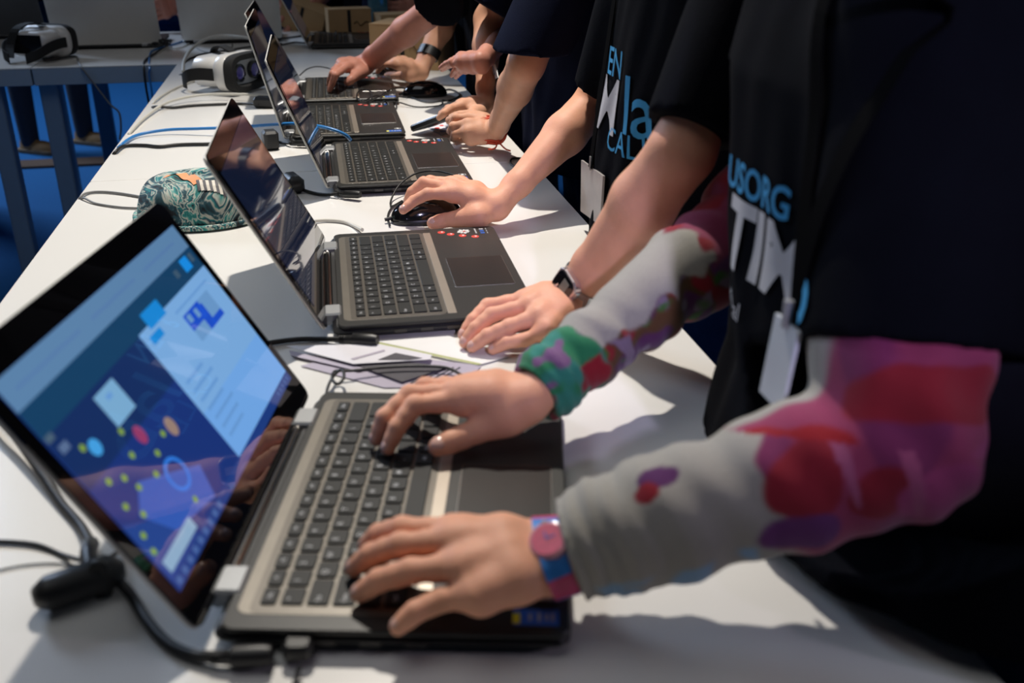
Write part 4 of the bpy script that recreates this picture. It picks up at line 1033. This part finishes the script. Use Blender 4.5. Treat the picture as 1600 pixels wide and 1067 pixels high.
cb = body_bvh(cap)
def on_cap(x, y):
    h = cb.ray_cast(Vector((x, y, .3)), Vector((0, 0, -1)), .5); return h[0] + Vector((0, 0, .0018))
def cap_strip(pts, w, mm, name):
    m = MB(); vs = []; P2 = []
    for i, (x, y) in enumerate(pts):
        tx, ty = pts[min(i + 1, len(pts) - 1)][0] - pts[max(i - 1, 0)][0], pts[min(i + 1, len(pts) - 1)][1] - pts[max(i - 1, 0)][1]; l = math.hypot(tx, ty)
        for s in (-1, 1): vs.append(on_cap(x - ty / l * w * s, y + tx / l * w * s))
    m.add(vs, [(2 * i, 2 * i + 1, 2 * i + 3, 2 * i + 2) for i in range(len(pts) - 1)], mm, True); return m
M_or = mat('orange_embroidery', (.85, .33, .14), .7, noise_amt=.1, nscale=200); M_cr = mat('cream_embroidery', (.75, .70, .62), .7, noise_amt=.05)
em = cap_strip([(-.050 + .060 * k / 12, -.002 - .050 * k / 12 + .012 * math.sin(PI * k / 12)) for k in range(13)], .0075, M_or, 'x').build('orange_emblem', t)
em['label'] = 'orange arch emblem'
m = MB()
for k in range(9):
    x = .008 + k * .0045; s = cap_strip([(x, -.046 + .0005 * k), (x + .003, -.056), (x + .006, -.066)], .0022, M_cr if k % 2 else M_ink_shade, 'x'); m.add(s.v, s.f, M_cr if k % 2 else M_ink_shade)
m.build('bar_emblem', t)['label'] = 'black and cream striped emblem'

# VR headsets
def headset(label, loc, rz, s=1.0):
    """+x is the open face side, y across, z up"""
    t = thing('virtual_reality_headset', label, 'VR headset', loc, rz, 'white VR headsets')
    Rx = Matrix(((0, 0, 1), (0, 1, 0), (-1, 0, 0)))                  # slab height -> x, width -> z
    def sl(x0, x1, hgt, wid, r, mm, bev=.004, zc=.05, n=7, smooth=True): return MB().slab((0, 0, zc), hgt, wid, x0, x1, mm, r, bev, n, Rx, smooth)
    sl(-.115, -.035, .074, .140, .030, M_wplast, .008).build('front_shell', t)
    sl(-.040, .0, .092, .160, .036, M_wplast, .008).build('eye_housing', t)
    # foam ring with a real opening
    m = MB(); n = 40; rings = []
    def oval(x, hy, hz, p=.55):
        out = []
        for i in range(n):
            th = 2 * PI * i / n; c, sn = math.cos(th), math.sin(th); out.append((x, hy * math.copysign(abs(c) ** p, c), .05 + hz * math.copysign(abs(sn) ** p, sn)))
        return out
    for x, hy, hz in ((-.004, .080, .047), (.014, .082, .049), (.022, .079, .046), (.022, .064, .034), (.014, .061, .031), (.000, .060, .030)): rings += oval(x, hy, hz)
    m.add(rings, [(k * n + i, k * n + (i + 1) % n, (k + 1) * n + (i + 1) % n, (k + 1) * n + i) for k in range(5) for i in range(n)], M_foam, True); m.build('face_cushion', t)
    m = MB(); m.add(oval(.0015, .062, .032), [tuple(range(n))], M_wplast); m.build('inner_plate', t)
    for y in (-.031, .031):
        Rl = Matrix(((0, 0, 1), (1, 0, 0), (0, 1, 0)))
        l = MB().lathe((.002, y, .05), [(.022, 0), (.0225, .010), (.0195, .012), (.0180, .009)], M_gloss, 28, Rl).build('eyepiece', t)
        MB().lathe((.002, y, .05), [(.0175, .006), (.0165, .0095), (.012, .0115), (.005, .0125)], M_lens, 28, Rl).build('lens', l)
    m = MB(); m.add([(-.1155, -.055, .022), (-.1155, .055, .022), (-.1155, .055, .078), (-.1155, -.055, .078)], [(3, 2, 1, 0)], M_gloss); m.build('front_window', t)
    for sg in (-1, 1):
        st = [V(-.035, sg * .081, .05), V(-.075, sg * .083, .05), V(-.115, sg * .080, .043), V(-.150, sg * .06, .026), V(-.165, sg * .03, .014)]
        ribbon(smooth_path(st, 4), .030, (0, 0, 1), M_foam, None, .003).build('side_strap', t)
    ribbon(smooth_path([V(-.03, 0, .0985), V(-.07, .01, .108), V(-.11, .03, .094), V(-.13, .045, .05), V(-.16, .03, .016)], 4), .030, (0, 1, 0), M_foam, None, .003).build('top_strap', t)
    return t
c = P(378, 147, 0); headset('white VR headset with its lens facing the camera, left of the tall dark laptop lid', (c.x + .01, c.y + .03, TZ + .003), -.58)
c = P(58, 97, 0); headset('white VR headset seen from its side, far left on the background table', (c.x + .03, c.y + .10, TZ + .003), 1.12)

# leaflets
def leaflet(label, pts, z, m, extra=()):
    q = [P(u, v, z + (dz[0] if dz else 0)) for u, v, *dz in pts]; t = thing('leaflet', label, 'leaflet', q[0], 0, 'leaflets between the two front laptops')
    prism(q, .0005, m).build('sheet', t).location = -q[0]
    for name, ps, mm in extra:
        qq = [P(u, v, z + .0010 + (dz[0] if dz else 0)) for u, v, *dz in ps]; mb = MB(); mb.add([x - q[0] for x in qq], [tuple(range(len(qq)))], mm)
        if mb: 
            o = mb.build(name, t)
    return t
leaflet('lilac leaflet with rows of small print, lowest of the leaflets behind the nearest laptop', [(470, 572), (600, 606), (722, 604), (752, 572), (560, 548)], .0010, M_lilac,
        [('printed_lines', [(640 + 14 * k, 598 - 1.5 * k), (643 + 14 * k, 599 - 1.5 * k), (690 + 10 * k, 574), (688 + 10 * k, 573)], M_ink_shade) for k in range(4)])
leaflet('dark sheet painted as the shaded gap of a folded leaflet among the papers behind the nearest laptop', [(555, 570), (628, 597), (700, 574), (640, 566)], .0036, M_ink_shade)  # dark sheet stands in for the shadowed gap inside the fold
leaflet('white leaflet with a dark photograph, topmost of the papers behind the nearest laptop', [(446, 541), (552, 569), (672, 562), (675, 555), (592, 538)], .0060, M_paper,
        [('printed_photo', [(590, 562), (618, 551), (660, 559), (640, 562)], M_ink_shade), ('printed_photo', [(548, 560), (600, 546), (602, 548), (552, 562)], M_lilac)])
leaflet('thin grey leaflet under the black cable beside the lit screen', [(452, 548), (455, 556), (560, 580), (575, 577)], .0030, M_lilac)
leaflet('large white sheet with olive edge in front of the second laptop', [(590, 534), (753, 569), (800, 556), (700, 525)], .0016, M_paperw, [('olive_border', [(590, 534), (589, 538), (748, 570), (753, 568)], M_green)])

# power leads and plugs
def plug(name, label, a, b, r, m=M_blk, sq=False, cat='plug'):
    a, b = Vector(a), Vector(b); t = thing(name, label, cat, a); d = b - a; mb = MB()
    mb.tube([a - a, d * .15, d * .75, d * .8, d], [r * .8, r, r, r * .7, r * .6], m, 14); mb.build('barrel', t)
    mb = MB()
    for k in range(3): mb.tube([d * (1.0 + .07 * k), d * (1.035 + .07 * k)], r * .62, m, 12)
    mb.build('strain_relief', t); return t
M_b = M_rub
plug('power_plug', 'black barrel plug pushed into the near side of the second laptop', P(590, 532, .010), P(540, 530, .008), .0075)
cable('power_cable', 'black power cable running to the second laptop from behind the lit screen', [(534, 530, .007), (500, 530), (470, 530), (440, 533), (400, 540), (360, 552)], .0032, M_b)
plug('power_plug', 'black barrel plug in the near side of the third laptop', P(563, 304, .011), P(532, 303, .008), .0065)
cable('power_cable', 'black power cable curving from a black lump to the third laptop', [(528, 303, .008), (505, 304), (480, 299), (462, 291, .008)], .003, M_b)
t = tag(MB().slab((0, 0, 0), .030, .050, 0, .030, M_blk, .010, .008, 5, Matrix.Rotation(.3, 3, 'Z'), True).build('cable_filter', None, P(459, 299, 0)), 'black rounded cable lump left of the third laptop lid', 'cable filter', 'black cable lumps')
plug('power_plug', 'small black plug in the near side of the fourth laptop', P(486, 223, .011), P(458, 224, .008), .0065)
cable('power_cable', 'black power cable from a square black lump to the fourth laptop', [(454, 224, .008), (440, 223), (430, 221, .008)], .003, M_b)
tag(MB().slab((0, 0, 0), .030, .034, 0, .038, M_blk, .006, .005, 4, Matrix.Rotation(.2, 3, 'Z')).build('cable_filter', None, P(424, 233, 0)), 'square black cable lump beside the foot of the second-highest lid', 'cable filter', 'black cable lumps')
tag(MB().slab((0, 0, 0), .055, .034, 0, .026, M_blk, .008, .006, 4, Matrix.Rotation(-.4, 3, 'Z')).build('cable_filter', None, P(416, 168, 0)), 'black cable lump in front of the white headset by the tall lid', 'cable filter', 'black cable lumps')
cable('power_cable', 'black cable crossing the table to the lump before the headset', [PX(238, 175, xL - .005), (240, 167), (270, 168), (300, 165), (340, 163), (375, 162), (405, 163, .01)], .0032, M_b)
cable('power_cable', 'black cable crossing the table below the blue cable', [PX(174, 250, xL - .005), (180, 238), (195, 228), (225, 227), (250, 229), (280, 226), (325, 225), (350, 224)], .0034, M_b)
cable('network_cable', 'bright blue network cable arching over the table into the third laptop', [PX(176, 262, xL - .005), PX(179, 240, xL - .004), (190, 226, .005), (215, 211, .006), (260, 203, .010), (310, 201, .014), (370, 199, .02), (420, 195, .03), (460, 193, .04), (497, 197, .045), (522, 203, .040), (540, 211, .030), (548, 219, .018)], .0032, M_bluec)
cable('cream_cable', 'cream cable bowing across the table in front of the white headset', [PX(199, 222, xL - .005), (203, 207, .003), (228, 182, .006), (262, 160, .010), (310, 149, .014), (360, 147, .016), (420, 150, .016), (450, 160, .01)], .0034, M_cream)
cable('cream_cable', 'cream cable rising in a tall arch behind the white headset', [(286, 112, .004), (288, 95, .02), (298, 78, .03), (318, 63, .045), (345, 56, .05), (378, 58, .05), (400, 64, .04), (420, 80, .01)], .0048, M_cream)
cable('cream_cable', 'thin cream cable along the left table edge ending at the headset strap', [PX(236, 180, xL - .005), (240, 160), (262, 144), (290, 131), (312, 124)], .0026, M_cream)
cable('grey_cable', 'thin grey cable looping off the left table edge above the lit screen', [PX(118, 330, xL - .005), (126, 308), (140, 301), (165, 300), (200, 304), (240, 312), (265, 322)], .0022, M_greyc)
cable('grey_cable', 'second thin grey cable under the looping one at the left table edge', [PX(121, 333, xL - .004), (128, 310), (150, 318), (190, 324), (235, 326), (262, 330)], .0018, M_greyc)
cable('mouse_cable', 'thin black cable on the table behind the white headset, nearest of the tangle', [PX(268, 128, xL - .004), (284, 116), (315, 116), (330, 115)], .0024, M_b)
cable('mouse_cable', 'black cable sweeping over the table to the tall lid, lower strand', [(286, 100, .0), (300, 90), (330, 89), (362, 91), (400, 89), (430, 90)], .0030, M_b)
cable('mouse_cable', 'black cable sweeping over the table to the tall lid, upper strand', [(286, 98, .0), (310, 86), (345, 80), (370, 76), (405, 71), (440, 68)], .0028, M_b)
cable('mouse_cable', 'thin dark cable curling behind the white headset', [(301, 128), (303, 112), (318, 98), (345, 88), (362, 74), (363, 68)], .0018, M_b)
cable('mouse_cable', 'thin grey cable crossing the dark cables behind the headset', [(303, 72), (318, 80), (345, 83), (362, 76), (375, 82), (405, 85)], .0018, M_greyc)
cable('mouse_cable', 'black cable lying across the background table beside the sideways laptop', [(442, 60), (470, 56), (500, 50), (540, 46), (560, 40)], .003, M_b)
cable('mouse_cable', 'black cable of the background table running below the sideways laptop lid', [(440, 70), (460, 66), (482, 67), (505, 62), (520, 52, .012)], .003, M_b)
cable('grey_cable', 'grey cable from the far headset hanging over the background table edge', [(70, 94), (92, 90), (118, 88), (122, 96, .003), PY(128, 106, 3.188), PY(150, 135, 3.185), PY(172, 163, 3.18), PY(186, 176, 3.18), PY(189, 200, 3.18), PY(187, 218, 3.18)], .0030, M_greyc)
cable('mouse_cable', 'black looped cable beside the far left headset', [(66, 92), (78, 91), (86, 86), (82, 81), (68, 82)], .0026, M_b)
cable('power_cable', 'black cable dropping over the background table edge to the blue floor', [(262, 72), (246, 81), (232, 90), (225, 97, .003), PY(225, 108, 3.188), PY(228, 135, 3.18), PY(232, 158, 3.18), PY(235, 176, 3.18), PY(238, 230, 3.18)], .0034, M_b)
cable('network_cable', 'blue cable dropping over the background table edge beside the black one', [(292, 62), (275, 68), (255, 74), (237, 80), (233, 94, .003), PY(234, 106, 3.188), PY(233, 118, 3.184), PY(238, 150, 3.18), PY(243, 220, 3.18)], .0028, M_bluec)
cable('grey_cable', 'pale cable lying between the two silver lids', [(246, 84), (262, 74), (280, 75), (295, 68), (303, 60)], .0022, M_cream)
t = MB()
for k, (u, v, r) in enumerate(((250, 66, .028), (255, 68, .022), (247, 70, .03), (258, 64, .018))):
    c = P(u, v, .006 + .007 * k); t.tube([c + V(r * math.cos(a * PI / 12), r * .8 * math.sin(a * PI / 12), .004 * math.sin(a)) for a in range(24)], .0035, M_b, 8, True)
tag(t.build('coiled_cable'), 'black coiled cable between the two silver lids', 'cable')
cable('mouse_cable', 'thin black cable looping from the mouse beside the second laptop over the third laptop corner', [(609, 352, .004), (606, 338, .003), (612, 325, .003), (628, 314, .003), (612, 322, .003), (612, 310, .006), (625, 288, .02), (650, 271, .03), (680, 267, .03), (710, 274, .03), (728, 285, .02), (740, 294, .003)], .0016, M_b)
cable('mouse_cable', 'tangled black mouse cable looping between the fourth and fifth laptops', [(636, 152, .006), (610, 150, .008), (585, 150, .024), (567, 158, .024), (557, 150, .024), (564, 140, .026), (578, 142, .026), (581, 154, .024), (570, 160, .024), (590, 152, .026), (610, 140, .02), (632, 138, .010), (640, 150, .003), (668, 160, .003), (690, 158, .003), (686, 165, .003), (650, 167, .003), (622, 160, .01), (618, 170, .003), (600, 158, .026)], .0018, M_b)
cable('mouse_cable', 'black cable loop beside the resting mouse under the third pair of hands', [(688, 142), (705, 140), (718, 148), (706, 156), (690, 157)], .0022, M_b)
cable('mouse_cable', 'thin black cable end curling near the third child\'s table edge', [(806, 262), (798, 255), (800, 248), (815, 247), (826, 250)], .0018, M_b)
cable('mouse_cable', 'thin black cable arching behind the hinge of the fifth laptop', [(468, 118, .01), (480, 108, .02), (496, 104, .025), (515, 107, .02), (528, 112, .022)], .0018, M_b)
cable('white_cable', 'white cable with plug at the far side of the second laptop', [(492, 345, .004), (510, 344), (535, 346), (552, 352), (566, 359, .008)], .0028, M_cream)
cable('mouse_cable', 'black cable with small knotted loop crossing the leaflets behind the nearest laptop', [(508, 622, .006), (514, 600, .008), (524, 584, .012), (535, 578, .016), (537, 590, .016), (528, 600, .014), (519, 592, .014), (524, 580, .012), (550, 579, .010), (600, 574, .009), (650, 572, .009), (695, 574, .008), (720, 585, .005), (737, 597, .003)], .0016, M_b)
cable('power_cable', 'thick black power cable from the screen edge down to the black lump at bottom left', [(-110, 540), (-60, 590, .006), (-10, 645, .016), (30, 690, .014), (68, 745, .008), (95, 785, .004), (125, 820, .004), (142, 850, .008)], .0040, M_b)
cable('power_cable', 'thick black power cable from the black lump to the nearest laptop', [(182, 905, .010), (205, 930, .004), (230, 970, .004), (262, 1005, .004), (300, 1023, .005), (345, 1027, .008)], .0040, M_b)
plug('power_plug', 'long black plug at the near side of the nearest laptop', P(425, 1023, .010), P(345, 1027, .008), .0075)
cable('thin_cable', 'thin black cable entering at the left edge and looping round the black lump', [(-20, 846), (20, 847), (60, 852), (100, 868), (135, 876, .014), (165, 874, .016), (185, 860, .006), (188, 846)], .0019, M_b)
cable('thin_cable', 'faint grey thread-like cable at bottom left beside the black lump', [(-20, 895), (30, 884), (80, 880), (130, 884)], .0008, M_greyc)
t = thing('cable_adapter', 'black cable lump with strap at the bottom left corner of the table', 'adapter', P(130, 935, 0))
m = MB(); m.slab((0, 0, 0), .062, .026, .002, .026, M_blk, .012, .008, 6, Matrix.Rotation(.42, 3, 'Z'), True); m.build('housing', t)
q0 = P(142, 850, .010) - t.location; m = MB(); m.tube(smooth_path([q0, q0 * .6 + V(.002, 0, .010), V(.008, .002, .016)], 4), [.0062] * 9, M_blk, 12); m.build('cable_grip', t)
m = MB(); m.tube([(.014 + .0135 * math.cos(k * PI / 10) * .3, .0, .014 + .0135 * math.sin(k * PI / 10)) for k in range(20)], .004, M_blk, 8, True); m.build('tie_loop', t)
t = thing('dongle', 'small black plug standing out from the near side of the nearest laptop', 'plug', P(472, 1012, 0))
m = MB(); m.slab((0, 0, 0), .020, .038, .003, .015, M_blk, .006, .003, 5, Matrix.Rotation(-.15, 3, 'Z')); m.build('housing', t)
cable('thin_cable', 'black cable leaving the small plug at the bottom edge', [(468, 1040, .008), (462, 1062, .004), (450, 1090, .003)], .0018, M_b)

# boxes, viewers and bottle on the background table
def carton(label, loc, w, d, h, rz, prt=True, rx=0, ry=0):
    t = thing('cardboard_box', label, 'box', loc, rz, 'cardboard boxes'); t.rotation_euler = (rx, ry, rz)
    m = MB(); m.box((0, 0, h / 2), (w, d, h - .002), M_card); m.build('carton', t)
    m = MB(); m.box((0, 0, h), (w * 1.01, d * 1.01, .003), M_card); m.build('lid_flap', t)
    m = MB(); m.box((-w * .02, -d / 2 - .0008, h * .5), (.012, .0012, h * .96), M_foam); m.build('velcro_strip', t)
    if prt:
        m = MB(); vs, fs = text_geo('vr box', .03, .0004); m.add([(v.x + w * .25, -d / 2 - .001, v.y + h * .55) for v in vs], fs, M_cardp); 
        m = MB(); pts = [V(w * .08 + .012 * k, -d / 2 - .0015, h * .5 + .008 * math.sin(k * 2.1)) for k in range(6)]; m.tube(smooth_path(pts, 4), .0016, M_cardp, 6); m.build('printed_scrawl', t)
    return t
c = P(548, 62, 0); carton('small cardboard box standing behind the sideways laptop', (c.x, c.y + .10, TZ), .155, .09, .098, .10)
c = P(648, 112, 0); carton('larger cardboard box partly behind the crossing forearm', (c.x + .01, c.y + .12, TZ), .21, .16, .125, -.45)
c = P(625, 60, 0); t = carton('open cardboard viewer under a hand near the top edge', (c.x, c.y + .02, TZ), .16, .10, .085, .2)
cable('mouse_cable', 'black cable looping over the face of the small cardboard box', [Vector(P(525, 52, .02)) + V(0, -.06, 0), Vector(P(522, 35, .03)) + V(0, -.06, .01), Vector(P(530, 18, .05)) + V(0, -.06, .02), Vector(P(540, 30, .04)) + V(0, -.06, .01), Vector(P(534, 46, .02)) + V(0, -.06, 0), Vector(P(555, 56, .004)) + V(0, -.06, 0), Vector(P(590, 44, .01)) + V(0, -.06, 0)], .0022, M_b)
cable('coiled_cable', 'dark heap of cable between the two cardboard boxes', [(560, 52, .004), (575, 46, .012), (590, 42, .02), (580, 50, .012), (566, 56, .006), (585, 52, .01), (600, 40, .02)], .004, M_b)
c = P(596, 60, 0); t = thing('water_bottle', 'clear blue plastic bottle behind the cardboard boxes', 'bottle', (c.x + .01, 3.93, TZ))
m = MB(); m.lathe((0, 0, 0), [(.030, 0), (.038, .006), (.038, .05), (.035, .06), (.038, .07), (.038, .11), (.035, .12), (.038, .13), (.038, .20), (.018, .25), (.014, .26), (.014, .275)], M_bott, 32); m.build('bottle_body', t)
m = MB(); m.lathe((0, 0, .274), [(.016, 0), (.016, .018), (.014, .02)], M_bluec, 24); m.build('bottle_cap', t)

# people behind the background table
def viewer_hand(W, d, el, s=1.0, spread=1.0):
    """relaxed curled hand, d = pointing direction, thumb up"""
    W = A(W); d = A(d) / np.linalg.norm(d); n = A((0, 0, 1.0)); sd = np.cross(d, n); sd /= np.linalg.norm(sd); n = np.cross(sd, d)
    mcp = [W + d * .082 * s + n * (.030 - .019 * i) * s for i in range(4)]
    fg = [[m + d * .035 * s + sd * .012, m + d * .050 * s + sd * .040] for m in mcp]
    th = [W + d * .02 + n * .022, W + d * .045 + n * .045 + sd * .008, W + d * .065 + n * .052 + sd * .02, W + d * .082 + n * .050 + sd * .035]
    return hand(W, mcp, fg, th, el, s)
def back_person(label, x, y, hands, shirt, trou, skin, z=0.0):
    T = [(TZ + .0, x, y, .18, .12), (TZ + .15, x, y, .18, .115), (TZ + .35, x, y, .19, .115), (TZ + .48, x, y, .17, .10), (TZ + .56, x, y, .08, .06)]
    arms = []
    for W, d, el, sx in hands:
        sh = V(x + sx * .19, y, TZ + .47); el = Vector(el)
        arms.append(dict(hand=viewer_hand(W, d, el), elbow=el, shoulder=sh, sleeve=el * .75 + sh * .25, h=.0032, bare=.05, ur=.036))
    return person(label, skin, arms, T, .003, None, shirt, trou, shirt_h=.010, face=(0, -1), group='people behind the background table')
c = PY(470, 22, 4.02)
back_person('person behind the background table holding a cardboard viewer, only hands and dark clothes showing', -.02, 4.32, [(PY(443, 14, 4.08), (.15, -.6, -.75), V(-.20, 4.26, TZ + .17), -1), (PY(500, 2, 4.08), (-.2, -.6, -.6), V(.16, 4.26, TZ + .20), 1)], M_shirt, M_dark, M_skin3)
t = carton('cardboard viewer tilted in the hands between the right silver lid and the sideways laptop', (c.x + .0, c.y, c.z - .055), .17, .085, .105, -.25, False, .25, .35)
back_person('person in dark blue clothes between the two silver lids behind the background table', -.52, 4.42, [(PY(262, -12, 4.10), (.5, -.6, -.3), V(-.68, 4.36, TZ + .16), -1), (PY(284, 2, 4.10), (-.6, -.5, -.2), V(-.33, 4.36, TZ + .16), 1)], M_jean, M_jean, M_skin3)
back_person('person behind the cardboard boxes with one hand reaching to the open viewer', .42, 4.40, [(PY(655, 18, 4.06), (-.8, -.35, .05), V(.55, 4.34, TZ + .18), 1)], M_shirt_n, M_dark, M_skin3)
person('person in dark jeans and tan leather shoes standing far behind at the left', M_skin2, [], [(TZ + .0, -1.36, 5.60, .12, .18), (TZ + .2, -1.36, 5.60, .12, .18), (TZ + .45, -1.36, 5.60, .11, .19), (TZ + .55, -1.36, 5.60, .06, .09)], .003, None, M_shirt, mat('faded_dark_denim', (.022, .032, .05), .9, noise_amt=.3, nscale=60), shirt_h=.012, face=(.85, -.53), group='people behind the background table', legs=[(-1.47, 5.48), (-1.23, 5.64)])
person('person in black standing at far left behind the white tables', M_skin2, [], [(TZ + .0, -1.66, 4.45, .12, .18), (TZ + .2, -1.66, 4.45, .12, .18), (TZ + .45, -1.66, 4.45, .11, .19), (TZ + .55, -1.66, 4.45, .06, .09)], .003, None, M_shirt, M_dark, shirt_h=.012, face=(.55, -.83), group='people behind the background table')
